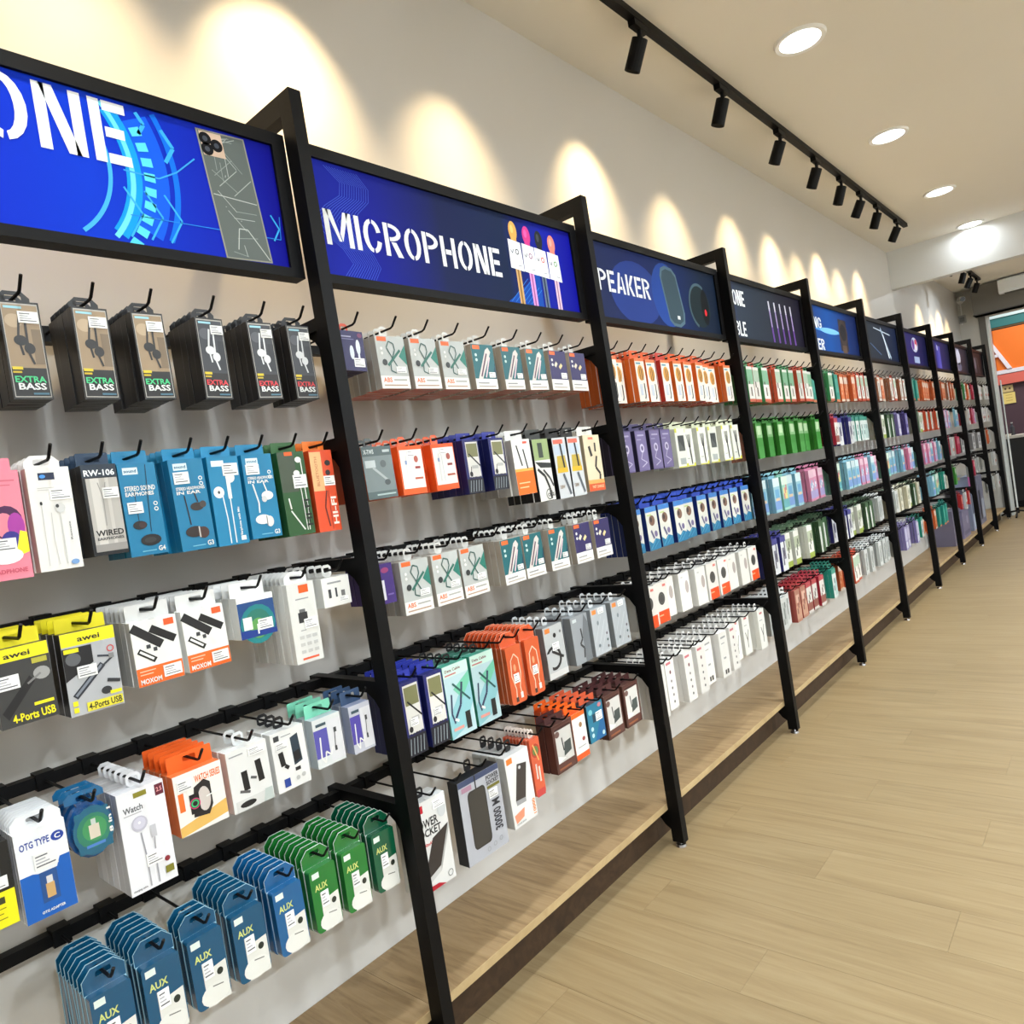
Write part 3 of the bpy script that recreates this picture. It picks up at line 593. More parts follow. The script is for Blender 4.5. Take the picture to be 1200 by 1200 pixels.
kind('tealC', 'earphone_box', 'teal earphone box with white stem earbuds', .068, .187, .026, .012, TEAL, 'full', (24, 130, 174), [('r', .12, .89, .52, .955, (214, 232, 238)), ('e', .24, .60, .17, .18, WH), ('e', .24, .60, .04, .05, DK), ('l', [(.34, .58), (.4, .3), (.4, .02)], .035, (220, 226, 228)), ('r', .52, .52, .64, .80, WH), ('e', .66, .76, .15, .17, WH), ('l', [(.57, .52), (.57, .02)], .035, (220, 226, 228)), ('T', .74, .10, .83, .42, 'Earphone with Mic', WH), ('r', .74, .04, .9, .09, WH)], (.45, .78, .95, .92))
kind('tealD', 'earphone_box', 'teal earphone box with white angled buds', .070, .183, .026, .012, TEAL, 'full', (24, 130, 174), teal_art([('t', .10, .70, .96, .735, 'STEREO HEADPHONES', WH), ('t', .10, .655, .8, .69, 'IN EAR', WH), ('l', [(.24, .65), (.36, .42), (.34, .3)], .05, (214, 220, 222)), ('l', [(.6, .66), (.68, .55)], .04, WH), ('e', .68, .50, .2, .14, WH), ('e', .56, .46, .09, .10, (206, 206, 206)), ('e', .42, .22, .26, .15, WH), ('e', .64, .19, .13, .17, (222, 222, 220)), ('r', .53, .14, .56, .26, (110, 110, 110))], 0, 'G3', False), (.08, .76, .52, .88))
kind('green', 'earphone_box', 'dark green earphone box', .068, .190, .026, .012, (38, 84, 42), 'full', (44, 92, 46), [('r', .0, .52, .62, 1, (66, 78, 62)), ('r', .26, .955, .56, 1, OR), ('e', .75, .9, .12, .10, WH), ('l', [(.84, .88), (.86, .3), (.8, .05)], .035, WH), ('e', .62, .74, .12, .10, WH), ('l', [(.66, .72), (.7, .5), (.72, .05)], .03, WH), ('l', [(.18, .45), (.22, .32)], .05, WH), ('l', [(.2, .3), (.62, .06)], .05, (224, 228, 222)), ('T', .72, .10, .95, .42, 'HI-FI', (20, 26, 20))], (.45, .56, .96, .72))
kind('orange', 'earphone_box', 'orange earphone box', .062, .192, .026, .012, (214, 74, 34), 'full', (236, 124, 40), [('r', 0, .5, .5, .98, (220, 172, 120)), ('T', .18, .56, .30, .92, 'BLUETOOTH', (190, 120, 80)), ('e', .76, .84, .13, .11, (46, 36, 36)), ('e', .72, .72, .11, .11, (46, 36, 36)), ('l', [(.55, .5), (.4, .3), (.5, .06)], .06, (100, 30, 20)), ('r', .6, .02, .64, .5, (170, 50, 24)), ('T', .68, .08, .92, .42, 'HI-FI', (240, 226, 214))], (.5, .56, .98, .68))
YEL = (236, 222, 30)
kind('yelA', 'usb_hub_box', 'yellow topped dark hub box', .084, .13, .03, .014, (58, 58, 58), 'full', YEL, [('r', 0, .83, 1, 1, YEL), ('t', .22, .87, .68, .94, 'awei', (40, 40, 30)), ('p', [(.05, .2), (.6, .6), (.68, .52), (.14, .1)], (30, 30, 32)), ('e', .82, .60, .15, .13, (150, 150, 148)), ('l', [(.55, .5), (.8, .6)], .04, (120, 120, 120)), ('r', .68, .74, .95, .81, (170, 164, 60)), ('r', .6, .2, .95, .24, YEL), ('t', .2, .04, .95, .15, '4-Ports USB', YEL)], (-.05, .48, .42, .66))
kind('yelB', 'usb_hub_box', 'yellow topped grey and black hub box', .088, .146, .032, .012, (172, 174, 178), 'full', YEL, [('r', 0, .84, 1, 1, YEL), ('t', .3, .88, .72, .945, 'awei', (40, 40, 30)), ('p', [(0, .42), (.54, .6), (.54, .82), (0, .82)], (28, 28, 32)), ('r', .03, .76, .3, .81, YEL), ('e', .18, .68, .14, .13, (90, 92, 96)), ('l', [(.12, .22), (.7, .55)], .12, (40, 44, 54)), ('l', [(.14, .235), (.68, .545)], .05, (120, 126, 136)), ('l', [(.68, .52), (.92, .62), (.62, .66)], .04, (50, 54, 62)), ('e', .7, .22, .1, .08, (46, 48, 52)), ('l', [(.74, .34), (.98, .30)], .07, (46, 48, 52)), ('o', .88, .72, .05, .07, (200, 60, 60)), ('r', .83, .6, .93, .66, (130, 130, 130)), ('r', .06, .12, .15, .18, YEL), ('r', .06, .04, .15, .1, YEL), ('r', .76, .16, .98, .2, YEL), ('r', .3, .02, .98, .13, (220, 208, 60)), ('t', .33, .035, .96, .115, '4-Ports USB', (40, 40, 30))], (.22, .44, .58, .58), side=(20, 20, 22))
kind('kit', 'tool_kit_box', 'white and orange cable kit box', .086, .122, .022, .018, WH, 'full', (206, 206, 204), [('r', 0, 0, 1, .28, (232, 104, 36)), ('l', [(.03, .92), (.62, .58)], .19, (34, 34, 36)), ('l', [(.42, .86), (.92, .62)], .17, (28, 28, 30)), ('l', [(.1, .55), (.44, .36)], .12, (30, 30, 30)), ('l', [(.13, .535), (.4, .385)], .05, WH), ('r', .28, .56, .37, .62, DK), ('r', .42, .50, .5, .56, DK), ('r', .72, .86, .94, .96, (232, 90, 40)), ('r', .06, .22, .4, .235, (250, 200, 170)), ('r', .06, .17, .34, .185, (250, 200, 170)), ('t', .05, .03, .5, .11, 'MOXOM', WH)], (.56, .06, .96, .24))
kind('bluecable', 'cable_box', 'white box with blue green picture', .084, .088, .03, .017, WH, 'full', (238, 238, 236), [('r', 0, 0, 1, .86, (26, 66, 122)), ('e', .5, .3, .48, .5, (24, 120, 124)), ('e', .5, .3, .36, .38, (40, 110, 96)), ('e', .5, .2, .22, .26, (90, 150, 80)), ('p', [(0, 0), (1, 0), (1, .12), (0, .2)], (20, 52, 130)), ('r', .1, .2, .34, .5, (226, 230, 226)), ('r', .46, .06, .5, .3, (226, 230, 226))], (.5, .14, .9, .4))
kind('tallwhite', 'adapter_box', 'tall white adapter box', .069, .179, .017, .012, (226, 226, 222), 'round', (222, 222, 220), [('r', .42, .87, .78, .97, OR), ('r', .26, .79, .74, .805, GY), ('r', .28, .5, .62, .63, (46, 46, 50)), ('r', .34, .63, .56, .67, (110, 110, 112)), ('r', .3, .4, .5, .41, GY)]+[('r', .22+.24*i, .12+.09*j, .38+.24*i, .16+.09*j, (196, 196, 194)) for i in range(3) for j in range(3)]+[('r', .22, .04, .82, .065, (226, 96, 60))], (.46, .42, .94, .54))
kind('smallwhite', 'adapter_box', 'small square white adapter box', .076, .068, .03, .016, (226, 226, 222), 'narrow', (226, 226, 222), [('r', .2, .3, .3, .6, DK), ('r', .45, .3, .52, .62, DK), ('r', .66, .3, .8, .5, (110, 110, 110)), ('r', .2, .78, .7, .84, GY)], (.56, .12, .9, .28))
kind('yelC', 'usb_hub_box', 'black box with yellow lower half', .074, .135, .03, .012, (30, 30, 30), 'full', BK, [('r', 0, 0, 1, .42, YEL), ('r', .2, .56, .8, .8, DK), ('r', .6, .28, .8, .36, (60, 60, 40))]+lines(.15, .22, .8, 3, .06, (120, 116, 30), .012), (.35, .46, .9, .6))
kind('otg', 'adapter_card', 'blue and white adapter card', .075, .150, .013, .012, (232, 234, 238), 'card', (228, 230, 232), [('p', [(0, 0), (1, 0), (1, .60), (.8, .60), (.72, .5), (.35, .5), (.24, .52), (0, .52)], (24, 92, 178)), ('t', .08, .80, .66, .88, 'OTG TYPE', (30, 60, 150)), ('e', .82, .835, .13, .11, (30, 60, 150)), ('t', .76, .805, .88, .865, 'C', WH), ('r', .36, .16, .70, .50, (40, 80, 140)), ('r', .45, .2, .62, .36, (200, 160, 104)), ('r', .48, .36, .6, .44, (214, 214, 216)), ('t', .3, .05, .76, .08, 'OTG ADAPTER', WH)], (.3, .54, .76, .72))
kind('clam', 'adapter_clamshell', 'round teal adapter pack', .076, .100, .026, .004, (24, 92, 120), 'round', (28, 96, 140), [('e', .5, .5, .36, .4, (40, 118, 96)), ('e', .52, .52, .26, .28, (60, 140, 90)), ('r', .40, .36, .62, .6, (206, 196, 180)), ('r', .46, .6, .56, .7, (190, 200, 196)), ('T', .82, .35, .9, .8, '8 in 1', WH), ('r', .3, .22, .7, .27, (70, 120, 190))], None, side=(20, 74, 128), shape='disc', gloss=True)
kind('watch', 'watch_charger_box', 'white watch charger box', .083, .187, .026, .012, (222, 222, 226), 'narrow', (214, 214, 216), [('t', .09, .79, .5, .85, 'Watch', (90, 92, 96)), ('r', .09, .765, .46, .775, (170, 170, 174)), ('r', .34, .915, .62, .965, (130, 124, 40)), ('r', .80, .86, .98, .97, (96, 30, 50)), ('t', .83, .895, .95, .94, '2.5', (230, 160, 160)), ('e', .38, .66, .17, .17, (178, 176, 190)), ('e', .38, .665, .13, .13, (196, 194, 208)), ('e', .38, .67, .03, .03, (230, 230, 236)), ('l', [(.38, .57), (.42, .32)], .03, (150, 150, 158)), ('r', .58, .48, .70, .60, (186, 186, 192)), ('l', [(.64, .48), (.62, .36)], .03, (160, 160, 166)), ('l', [(.42, .22), (.42, .03)], .03, (160, 160, 166)), ('l', [(.60, .22), (.60, .03)], .03, (160, 160, 166)), ('e', .83, .22, .06, .06, (130, 40, 50)), ('r', .76, .08, .94, .15, (120, 116, 40)), ('t', .04, .03, .34, .055, 'charging cable', (100, 100, 104))], (.40, .22, .76, .34))
kind('smart', 'smartwatch_box', 'white and orange smartwatch box', .096, .118, .026, .020, (236, 232, 224), 'full', OR, [('p', [(0, 0), (1, .10), (1, .34), (.5, .24), (0, .16)], (222, 178, 96)), ('t', .42, .78, .96, .9, 'WATCH SERIES', (226, 110, 50)), ('r', .05, .4, .16, .7, (232, 110, 44)), ('p', [(.30, .24), (.62, .20), (.72, .34), (.72, .72), (.60, .80), (.38, .72)], (38, 36, 38)), ('e', .56, .48, .13, .25, (206, 196, 190)), ('r', .26, .3, .46, .62, (26, 26, 28)), ('o', .36, .46, .05, .08, (60, 180, 110)), ('o', .36, .46, .09, .11, (200, 60, 110)), ('l', [(.6, .5), (.98, .54)], .025, WH)], (.06, .72, .36, .9), side=(232, 120, 60))
kind('hold', 'phone_holder_box', 'white box with black phone holders', .090, .126, .03, .014, (230, 230, 228), 'narrow', (210, 212, 212), [('l', [(.38, .3), (.36, .62)], .15, (30, 30, 32)), ('l', [(.76, .36), (.72, .72)], .15, (30, 30, 32)), ('l', [(.2, .32), (.44, .26)], .06, (90, 90, 92)), ('l', [(.5, .48), (.64, .44)], .06, (90, 90, 92)), ('r', .06, .9, .4, .92, GY), ('r', .06, 0, .98, .18, (214, 214, 212)), ('e', .35, .09, .2, .07, (34, 34, 36)), ('p', [(.72, 0), (.98, 0), (.98, .2), (.8, .2)], (190, 200, 196))], (.52, .82, .94, .94))
kind('phone', 'phone_holder_box', 'white box with printed phone', .080, .128, .03, .012, (234, 234, 232), 'narrow', BK, [('p', [(.58, .36), (.84, .40), (.80, .88), (.56, .84)], (44, 60, 74)), ('p', [(.6, .4), (.8, .44), (.78, .6), (.6, .58)], (30, 30, 34)), ('l', [(.26, .42), (.22, .66)], .15, (34, 34, 36)), ('l', [(.3, .42), (.4, .36)], .1, (34, 34, 36)), ('r', .08, .86, .24, .95, DK), ('r', .3, .9, .6, .915, GY), ('r', .58, .26, .74, .32, (40, 40, 42)), ('r', .2, .06, .38, .2, (44, 70, 150)), ('e', .62, .14, .06, .06, (190, 190, 188)), ('e', .8, .16, .06, .06, (190, 190, 188))], (.1, .7, .46, .82), side=(214, 214, 212))
MINT, LIL = (124, 206, 176), (86, 82, 164)
def cab_art(c): return [('r', 0, .2, .48, .78, c), ('r', .5, .05, 1, .9, (218, 218, 222)), ('l', [(.2, .62), (.16, .2), (.28, .08), (.34, .3), (.5, .2), (.6, .34)], .05, WH), ('l', [(.74, .7), (.68, .3)], .03, DK), ('r', .7, .62, .8, .72, DK), ('r', .66, .24, .74, .34, DK), ('r', .1, .84, .46, .9, (60, 80, 90))]
kind('mint', 'cable_box', 'mint topped cable box', .074, .110, .03, .018, (214, 218, 218), 'full', MINT, cab_art(LIL), None, side=(180, 190, 196))
kind('lilac', 'cable_box', 'slate topped lilac cable box', .060, .112, .03, .018, (190, 192, 204), 'full', (60, 84, 118), cab_art((80, 70, 160)), None, side=(150, 156, 180))
def aux_art(c): return [('r', .1, .86, .36, .95, (214, 226, 218)), ('t', .14, .66, .62, .76, 'AUX', (196, 206, 120)), ('p', [(.3, .0), (.96, .0), (.96, .52), (.6, .50), (.55, .6), (.3, .62)], (216, 216, 210)), ('e', .55, .14, .4, .3, (222, 222, 216)), ('e', .76, .40, .09, .10, (36, 44, 40)), ('l', [(.5, .25), (.8, .22)], .03, (110, 110, 106))]
for nm, c, dsc in (('aux', (28, 112, 44), 'bright green audio cable pack'), ('auxd', (8, 84, 56), 'dark green audio cable pack')):
    kind(nm, 'audio_cable_pack', dsc, .068, .140, .021, .026, c, 'card', c, aux_art(c), (.32, .38, .6, .62), shape='blister', rim=(206, 222, 212), gloss=True)
kind('bluep', 'audio_cable_pack', 'blue audio cable pack', .070, .140, .021, .026, (20, 88, 140), 'card', (20, 88, 140), aux_art(0), (.32, .38, .6, .62), shape='blister', rim=(170, 200, 220), gloss=True)
kind('tealp', 'audio_cable_pack', 'deep teal audio cable pack', .070, .140, .021, .026, (16, 76, 110), 'card', (16, 76, 110), aux_art(0), (.32, .38, .6, .62), shape='blister', rim=(150, 190, 206), gloss=True)
# ---- the microphone bay
kind('navy', 'earphone_box', 'small navy earphone box', .074, .100, .026, .012, (40, 36, 84), 'narrow', (232, 90, 60), [('r', .1, .84, .5, .87, (150, 150, 180)), ('r', .1, .78, .6, .80, (110, 110, 150)), ('e', .46, .46, .09, .24, (206, 214, 226)), ('e', .74, .60, .09, .26, (214, 222, 232)), ('r', .70, .3, .78, .6, (206, 214, 226)), ('e', .86, .9, .1, .08, (110, 50, 90))], (.5, .1, .94, .32))
def abs_art(): return [('r', .06, .90, .38, .985, (228, 104, 48)), ('p', [(1, .45), (1, .85), (.74, .62)], (44, 124, 110)), ('p', [(0, 0), (1, 0), (1, .24), (0, .24)], (236, 234, 228)), ('t', .08, .12, .38, .21, 'ABS', (226, 110, 60)), ('r', .44, .15, .9, .18, (170, 170, 166)), ('r', .08, .05, .9, .075, (180, 150, 130)), ('l', [(.70, .34), (.52, .56), (.34, .78), (.44, .9), (.6, .86), (.62, .74), (.42, .48), (.40, .34), (.56, .30)], .035, (60, 92, 88)), ('l', [(.32, .44), (.8, .74)], .07, (52, 110, 98)), ('e', .22, .50, .085, .085, (52, 56, 58)), ('e', .16, .76, .04, .04, WH), ('e', .16, .67, .04, .04, WH)]
kind('abs', 'braided_cable_box', 'silver cable box with looped cable', .098, .138, .022, .018, (186, 190, 188), 'narrow', (214, 214, 210), abs_art(), (.58, .30, .92, .42), side=(176, 170, 160), bottom=(176, 84, 50))
def tl_art(): return [('p', [(0, .22), (1, .22), (1, 1), (0, 1)], (28, 96, 104)), ('r', .06, .89, .38, .98, (228, 104, 48)), ('p', [(0, 0), (1, 0), (1, .23), (0, .23)], (232, 230, 226)), ('p', [(.14, .22), (.34, .22), (.86, .84), (.76, .94), (.62, .88)], (206, 200, 196)), ('l', [(.3, .28), (.66, .80)], .06, (90, 60, 80)), ('l', [(.5, .26), (.78, .72)], .05, (226, 196, 206)), ('p', [(.82, .24), (1, .24), (1, .6)], (20, 66, 84)), ('e', .16, .76, .05, .05, (190, 216, 210)), ('e', .16, .65, .05, .05, (190, 216, 210)), ('r', .1, .12, .6, .15, (150, 150, 150)), ('r', .1, .05, .9, .075, (170, 160, 150))]
kind('tl', 'data_cable_box', 'teal fronted silver cable box', .094, .134, .022, .020, (190, 190, 186), 'narrow', (214, 214, 210), tl_art(), (.66, .26, .94, .38), side=(180, 172, 160), bottom=(176, 84, 50))
kind('pu', 'charger_box', 'purple fronted charger box', .096, .133, .022, .022, (196, 194, 190), 'narrow', (214, 214, 210), [('r', 0, .27, 1, 1, (48, 42, 92)), ('r', .06, .89, .38, .98, (228, 104, 48)), ('r', 0, 0, 1, .27, (228, 226, 222)), ('l', [(.3, .6), (.42, .7)], .12, (222, 214, 190)), ('l', [(.55, .56), (.7, .66)], .12, (222, 204, 150)), ('e', .16, .76, .05, .05, WH), ('e', .16, .64, .05, .05, WH), ('r', .1, .14, .6, .17, (150, 150, 150)), ('r', .1, .06, .86, .085, (180, 170, 160))], (.6, .3, .92, .44), side=(180, 172, 160), bottom=(176, 84, 50))
kind('grey', 'earphone_box', 'grey green earphone box', .094, .132, .03, .012, (122, 134, 136), 'narrow', (90, 100, 102), [('r', 0, .82, 1, 1, (84, 98, 100)), ('t', .06, .86, .4, .95, 'X-TWS', (206, 214, 214)), ('r', .7, .88, .94, .93, (180, 190, 190)), ('r', .06, .6, .4, .74, (190, 198, 200)), ('l', [(.3, .6), (.8, .3)], .07, (170, 178, 180)), ('e', .66, .66, .1, .1, (96, 104, 106)), ('e', .72, .3, .1, .08, (80, 88, 90)), ('r', 0, 0, 1, .14, (88, 104, 106)), ('r', .3, .06, .94, .09, (170, 190, 190))], None, side=(196, 88, 40))
kind('orw', 'charging_cable_box', 'orange framed white cable box', .084, .128, .03, .016, (232, 90, 34), 'narrow', (238, 110, 70), [('r', .05, .12, .97, .92, (236, 234, 230)), ('l', [(.28, .8), (.26, .2)], .06, (214, 214, 212)), ('l', [(.4, .82), (.42, .2)], .03, (200, 204, 206)), ('e', .7, .72, .09, .11, (170, 90, 80)), ('r', .62, .52, .84, .57, (150, 60, 60)), ('r', .55, .3, .9, .34, (180, 90, 70)), ('r', .22, .62, .3, .7, (130, 150, 190))], (.36, .78, .66, .9))
def nav_art(): return [('r', .16, .30, .94, .96, (216, 214, 208)), ('r', .2, .68, .9, .93, (122, 122, 84)), ('l', [(.3, .74), (.96, .5)], .07, (26, 26, 30)), ('r', .4, .46, .8, .52, (180, 180, 178)), ('e', .3, .36, .1, .12, (40, 40, 44)), ('l', [(.3, .38), (.36, .5)], .04, (40, 40, 44)), ('r', 0, 0, 1, .27, (30, 32, 44))]+[('l', [(.1+.17*i, .03), (.2+.17*i, .24)], .04, (140, 150, 156)) for i in range(5)]+[('t', .1, .275, .9, .31, 'CABLE', (40, 40, 50))]
kind('nav', 'charging_cable_box', 'navy cable box with dark base', .064, .155, .026, .010, (34, 38, 104), 'full', (40, 48, 140), nav_art(), None, side=(30, 34, 92))
kind('navt', 'charging_cable_box', 'tall navy cable box', .064, .188, .026, .012, (34, 38, 104), 'full', (40, 52, 156), nav_art(), (.3, .4, .7, .5), side=(28, 34, 96))
kind('who', 'cable_box', 'white and orange cable box', .088, .172, .026, .019, WH, 'full', (226, 226, 222), [('r', 0, 0, 1, .46, (234, 108, 30)), ('r', 0, .42, 1, .47, (240, 170, 80)), ('l', [(.24, .9), (.42, .52)], .07, (40, 40, 42)), ('l', [(.58, .82), (.70, .46)], .07, (40, 40, 42)), ('r', .6, .92, .84, .96, (222, 90, 70)), ('r', .1, .2, .7, .22, (250, 200, 150)), ('r', .1, .12, .6, .14, (250, 200, 150))], None, side=(190, 186, 180))
kind('blk', 'cable_box', 'white box with big black cables', .080, .200, .026, .022, (226, 226, 222), 'full', (60, 62, 60), [('r', 0, .66, 1, 1, (150, 170, 116)), ('r', .3, .7, .6, .94, (60, 70, 60)), ('p', [(0, .64), (1, .60), (1, .52), (.3, .54)], (40, 44, 42)), ('l', [(.1, .52), (.5, .4), (.7, .2), (.74, .02)], .12, (36, 36, 38)), ('l', [(.46, .5), (.8, .36), (.98, .22)], .1, (60, 60, 62)), ('t', .5, .06, .96, .12, 'OTG', (60, 60, 60)), ('o', .62, .10, .18, .22, (90, 90, 90))], None, side=(30, 30, 32))
kind('yb', 'cable_box', 'black sided white and yellow cable box', .072, .202, .026, .022, (206, 210, 214), 'full', (36, 34, 34), [('r', .06, .9, .8, .97, (220, 110, 90)), ('r', .06, .72, .9, .88, (190, 204, 220)), ('p', [(.1, .42), (.9, .42), (.8, .7), (.2, .7)], (196, 170, 70)), ('r', .1, .42, .9, .5, (222, 180, 40)), ('l', [(.56, .9), (.66, .5)], .12, (34, 34, 36)), ('l', [(.5, .4), (.86, .05)], .16, (90, 96, 104)), ('t', .1, .16, .46, .22, '120W', (150, 130, 110))], None, side=(24, 24, 26))
kind('cream', 'cable_box', 'cream and orange cable box', .098, .198, .026, .020, (222, 206, 176), 'full', (228, 226, 220), [('r', 0, 0, 1, .13, (206, 84, 40)), ('r', 0, .13, 1, .2, (222, 160, 90)), ('l', [(.3, .8), (.4, .62)], .14, (50, 46, 44)), ('l', [(.68, .86), (.66, .7)], .1, (60, 56, 52)), ('l', [(.7, .62), (.56, .42), (.8, .3), (.74, .2)], .1, (44, 42, 44)), ('r', .3, .92, .6, .96, (220, 120, 100)), ('t', .2, .05, .9, .1, 'FAST CHARGE', (240, 200, 160))], None, side=(206, 190, 160))
kind('pur', 'charger_box', 'violet charger box', .060, .100, .026, .012, (66, 44, 120), 'narrow', (210, 210, 214), [('r', .1, .1, .5, .6, (220, 220, 226)), ('e', .6, .84, .2, .12, (150, 60, 110)), ('r', .6, .2, .9, .24, (120, 100, 170))], None)
kind('mintbig', 'cable_box', 'tall mint sided cable box', .094, .196, .030, .012, (178, 206, 212), 'narrow', BK, [('r', 0, .84, 1, 1, (196, 226, 214)), ('t', .08, .91, .7, .95, 'Data Cable', (120, 60, 70)), ('r', .06, .86, .5, .88, (190, 110, 110)), ('p', [(0, .3), (.4, .52), (1, .86), (1, .4), (.6, .1), (0, 0)], (136, 190, 198)), ('p', [(.3, .66), (1, .84), (1, .7), (.6, .5)], (110, 190, 160)), ('l', [(.2, .6), (.12, .34), (.2, .2)], .06, (50, 60, 92)), ('l', [(.66, .72), (.5, .42), (.2, .24)], .08, (48, 54, 88)), ('l', [(.3, .74), (.9, .44)], .06, (40, 84, 84)), ('r', .62, .06, .82, .3, (30, 34, 36)), ('r', .1, .1, .5, .14, (220, 150, 140)), ('l', [(.2, .26), (.34, .22)], .07, WH)], None, side=(62, 150, 128))
kind('orb', 'cable_pack', 'orange blister cable pack', .070, .172, .017, .026, (200, 84, 44), 'card', (206, 84, 46), [('l', [(.34, .1), (.38, .26), (.2, .5), (.26, .76), (.5, .86), (.74, .76), (.78, .5), (.64, .28), (.68, .14)], .05, (238, 196, 170)), ('r', .6, .08, .76, .18, (230, 220, 214)), ('r', .28, .04, .44, .12, (70, 50, 44)), ('e', .45, .62, .08, .16, (222, 150, 110))], (.32, .36, .66, .52), shape='blister', rim=(236, 170, 140), gloss=True)
kind('gryc', 'cable_box', 'pale grey box with black cable', .096, .165, .030, .014, (186, 190, 192), 'narrow', (214, 216, 216), [('r', .08, .88, .34, .97, (228, 130, 60)), ('e', .55, .8, .08, .08, BK), ('e', .86, .84, .05, .05, (110, 110, 112)), ('o', .36, .38, .30, .40, (34, 34, 38)), ('r', 0, .02, .2, .5, (186, 190, 192)), ('l', [(.3, .52), (.86, .34)], .09, (34, 34, 38)), ('r', 0, 0, 1, .12, (206, 206, 206))], (.36, .52, .7, .66), side=(120, 124, 126))
kind('gry', 'cable_box', 'pale grey cable box', .096, .160, .030, .014, (168, 174, 180), 'narrow', (214, 216, 216), [('r', .08, .88, .34, .97, (228, 130, 60)), ('l', [(.2, .1), (.8, .7)], .02, (196, 202, 206)), ('l', [(.1, .3), (.6, .8)], .02, (190, 196, 200)), ('l', [(.4, .05), (.95, .6)], .02, (192, 198, 202)), ('e', .84, .4, .05, .05, (90, 80, 90)), ('e', .84, .26, .05, .05, (70, 90, 90)), ('e', .84, .12, .05, .05, (90, 80, 80)), ('e', .36, .68, .06, .08, (120, 130, 136)), ('e', .3, .2, .07, .06, (110, 120, 126))], (.45, .86, .8, .98), side=(150, 156, 160))
kind('gryk', 'cable_box', 'grey shaded cable box', .092, .158, .030, .014, (150, 156, 162), 'narrow', (196, 200, 202), [('p', [(.6, 0), (1, 0), (1, .8), (.8, 1), (.6, .6)], (110, 116, 122)), ('l', [(.52, .72), (.56, .5), (.4, .4), (.6, .3), (.54, .1)], .08, (52, 54, 58)), ('r', .1, .88, .34, .95, (206, 214, 216))], None, side=(140, 146, 150))
kind('ps', 'power_bank_box', 'white power bank box with red base', .118, .226, .030, .014, (222, 222, 220), 'narrow', BK, [('r', .04, .88, .34, .965, (190, 30, 50)), ('t', .06, .70, .72, .80, 'POWER', (30, 30, 32)), ('t', .06, .60, .78, .69, 'SOCKET', (30, 30, 32)), ('t', .12, .50, .5, .54, '20000mAh', (200, 70, 70)), ('p', [(.10, .12), (.62, .22), (.98, .64), (.5, .56)], (54, 48, 46)), ('p', [(.10, .12), (.62, .22), (.62, .16), (.1, .06)], (200, 200, 198)), ('p', [(.62, .22), (.98, .64), (.98, .58), (.62, .16)], (170, 170, 168)), ('p', [(0, 0), (.7, 0), (.5, .05), (0, .06)], (176, 24, 44)), ('o', .86, .08, .06, .075, (110, 110, 110)), ('e', .85, .82, .12, .16, (200, 204, 206))], (.62, .86, .96, .95))
kind('pw', 'power_bank_box', 'big black and silver power bank box', .158, .228, .040, .020, (176, 178, 186), 'narrow', BK, [('r', 0, .93, 1, 1, (64, 74, 104)), ('p', rrect(.18, .62, .14, .84, .07, .07), (52, 50, 48)), ('p', rrect(.20, .60, .16, .82, .06, .06), (62, 59, 55)), ('l', [(.4, .84), (.4, 1)], .03, (40, 40, 42)), ('t', .66, .86, .98, .915, 'POWER', (34, 34, 40)), ('t', .66, .80, .98, .85, 'SOCKET', (34, 34, 40)), ('r', .66, .75, .98, .785, (110, 106, 40)), ('T', .72, .22, .92, .60, '30000 M', (50, 50, 56)), ('r', .06, .86, .3, .92, (170, 130, 150)), ('o', .5, .07, .03, .04, GY), ('o', .66, .09, .03, .04, GY), ('o', .82, .11, .03, .04, GY)], (.68, .63, .9, .73), side=(22, 24, 28))
kind('wph', 'power_bank_box', 'white power bank box with orange corner', .104, .208, .030, .022, (216, 216, 214), 'narrow', BK, [('r', .06, .89, .3, .97, (232, 120, 50)), ('p', [(.2, .36), (.62, .34), (.86, .80), (.46, .84)], (60, 54, 52)), ('p', [(.2, .36), (.62, .34), (.62, .28), (.22, .29)], (150, 150, 152)), ('e', .55, .78, .05, .05, (200, 200, 200)), ('p', [(.06, .18), (.5, .22), (.44, .1), (.1, .06)], (226, 140, 110)), ('t', .1, .03, .5, .055, 'POWER BANK', GY), ('T', .84, .04, .96, .26, '10000', (226, 130, 60))], None)
kind('ora', 'cable_pack', 'slim orange and green cable pack', .048, .175, .012, .012, (206, 86, 54), 'narrow', (214, 200, 190), [('e', .5, .78, .4, .44, (170, 60, 40)), ('e', .5, .78, .28, .3, (96, 116, 60)), ('r', .3, .3, .44, .56, (206, 190, 180)), ('r', .56, .24, .7, .5, (222, 206, 190)), ('r', .1, .0, .9, .12, (190, 60, 60)), ('l', [(.3, .9), (.7, .6)], .1, (230, 160, 90))], None, shape='blister', rim=(214, 140, 110), gloss=True)
kind('brn', 'adapter_box', 'brown framed adapter box', .100, .150, .030, .010, (78, 44, 40), 'full', (74, 40, 40), [('r', .06, .03, .95, .95, (96, 60, 54)), ('r', .1, .2, .92, .88, (210, 208, 204)), ('l', [(.4, .7), (.44, .42)], .05, (40, 40, 42)), ('p', [(.42, .3), (.82, .36), (.84, .6), (.5, .58)], (70, 78, 78)), ('e', .2, .8, .12, .1, (110, 84, 80)), ('p', [(.1, .2), (.5, .26), (.1, .36)], (236, 236, 234)), ('r', .1, .88, .9, .93, (60, 30, 32)), ('r', .1, .06, .7, .1, (150, 90, 60))], None, side=(84, 52, 44))
kind('orwb', 'adapter_box', 'orange topped white adapter box', .070, .150, .030, .010, (232, 230, 224), 'full', (236, 100, 30), [('r', 0, 0, 1, .12, (230, 90, 40)), ('r', 0, .9, 1, 1, (236, 100, 30)), ('e', .6, .72, .12, .12, (150, 110, 70)), ('e', .7, .4, .12, .1, (150, 70, 70)), ('r', .2, .25, .8, .27, GY)], None, side=(226, 88, 30))
